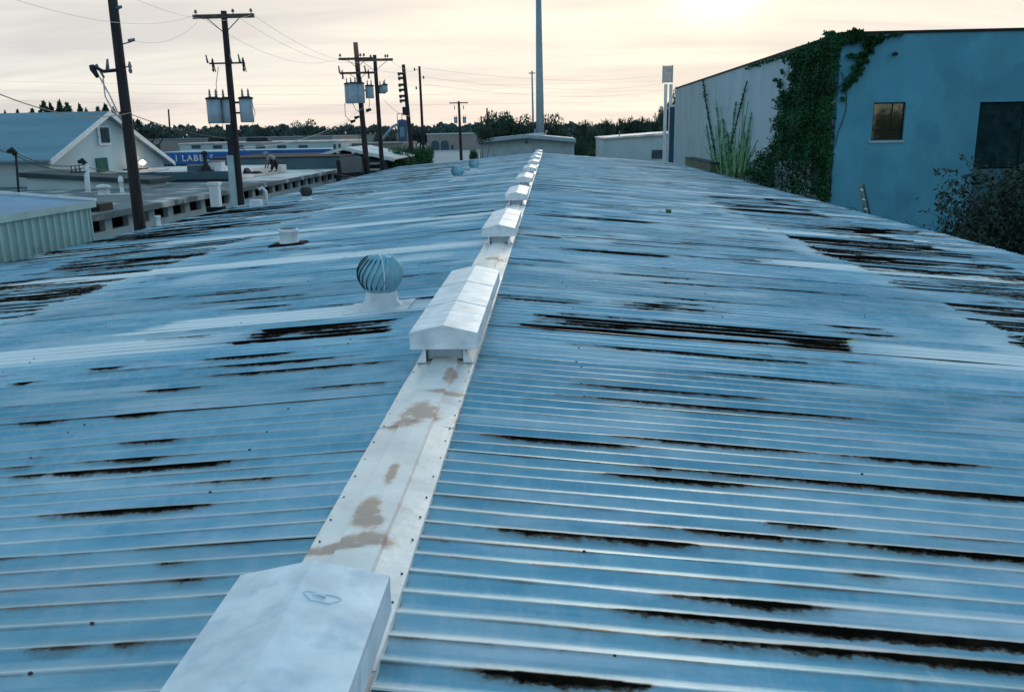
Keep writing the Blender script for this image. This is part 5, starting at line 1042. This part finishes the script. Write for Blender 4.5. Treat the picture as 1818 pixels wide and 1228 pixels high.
# big dark shrub at lower right
def big_shrub():
    g = random.Random(5); c0 = Vector((15.6, 23.5, 0)); t = thing('large_shrub', 'large dark straggly shrub at the right edge, below the mesh door', 'shrub', c0)
    br = MB(); lv = MB(); 
    def tgt(px, py, Y): return WY(px, py, Y)
    ends = []
    for _ in range(120):
        r_ = g.random()
        if r_ < .70: px, py = g.uniform(1690, 1900), g.uniform(330, 470)
        elif r_ < .88: px, py = g.uniform(1620, 1720), g.uniform(350, 440)
        else: px, py = g.uniform(1700, 1860), g.uniform(262, 345)
        if py < 455-(px-1600)*.0 and px < 1640 and py < 380: continue
        ends.append((px, py, g.uniform(21, 26.5)))
    for (px, py, Y) in ends:
        e = tgt(px, py, Y); b = c0+Vector((g.uniform(-.8, 1.6), g.uniform(-.8, .8), 0)); m_ = b.lerp(e, .6)+Vector((0, 0, .5)); pts = [b, b.lerp(m_, .5)+Vector((g.uniform(-.2, .2), 0, .2)), m_, e]; br.tube(pts, [.04, .03, .018, .006], 4)
        dens = 1.0 if px > 1690 and py > 325 else .30
        for _ in range(int(170*dens)):
            u = g.uniform(.45, 1.0); p = (m_.lerp(e, (u-.5)/.5) if u > .5 else pts[1].lerp(m_, u*2-.1)); sp = .30 if dens == 1 else .20
            leaves(lv, [p+Vector((g.gauss(0, sp), g.gauss(0, sp), g.gauss(0, sp*.6)))], .065, g=g, asp=.32)
    for _ in range(30000):      # full interior
        px, py = g.uniform(1660, 1950), g.uniform(300, 640)
        if py < 470-(px-1640)*1.1 and g.random() > .16: continue
        if py < 400 and g.random() < .35+.3*math.sin(px*.07+py*.09): continue
        leaves(lv, [tgt(px, py, g.uniform(22, 25.5))], .10, g=g, asp=.35)
    br.build('branches', M['bark'], t); lv.build('leaves', M['shrub'], t)
big_shrub()

# ------------------------------------------------------------------ cars
def car(label, px, py, paint, rz, Y=None, L_=4.4):
    c = WZ(px, py, .0) if Y is None else WY(px, py, Y); x, y = c.x, c.y
    t = thing('parked_car', label, 'car', (x, y, 0)); l, w2 = L_/2, .88
    body = MB(); body.prism([(-l, .35), (-l, .80), (-l*.62, .92), (-l*.38, 1.40), (l*.30, 1.42), (l*.58, .95), (l*.97, .80), (l, .35)], -w2, w2)
    gl = MB(); gl.prism([(-l*.55, .96), (-l*.36, 1.34), (l*.27, 1.36), (l*.50, .96)], -w2-.012, w2+.012)
    mb = M[paint]
    for nm, q, mm in (('body', body, mb), ('window', gl, M['glass'])):
        o = q.build(nm, mm); o.parent = t
    for sx in (-.62, .62):
        for sy in (-1, 1):
            o = MB().tube([(sx*l, sy*(w2-.2), .33), (sx*l, sy*(w2+.02), .33)], .33, 14).build('wheel', M['tyre']); o.parent = t
    t.rotation_euler = (0, 0, rz); return t
car('white car parked nearest, right of the green bushes at the roof edge', 782, 288, 'carw', .5, 100); car('dark car parked beside the small far pole', 808, 285, 'card', .2, 112)
car('white car parked right of the small far pole', 842, 282, 'carw', .1, 118); car('pale car under the dark trees between end building and shed', 1043, 270, 'carw', .1, 112)
car('white van-like car at the far side of the parking lot', 806, 266, 'carw', 0); car('white car in the middle of the parking lot, left of the far pole', 822, 262, 'carw', .1)
car('far white car left of the arcade openings', 762, 247.5, 'carw', .0)
car('dark car under the blue shop lettering', 338, 296, 'card', 0, 76); car('pale car before the blue shop, left of the dark car', 312, 300, 'carw', 0, 72)
# place carpark things on the ground: cars already stand at z = 0
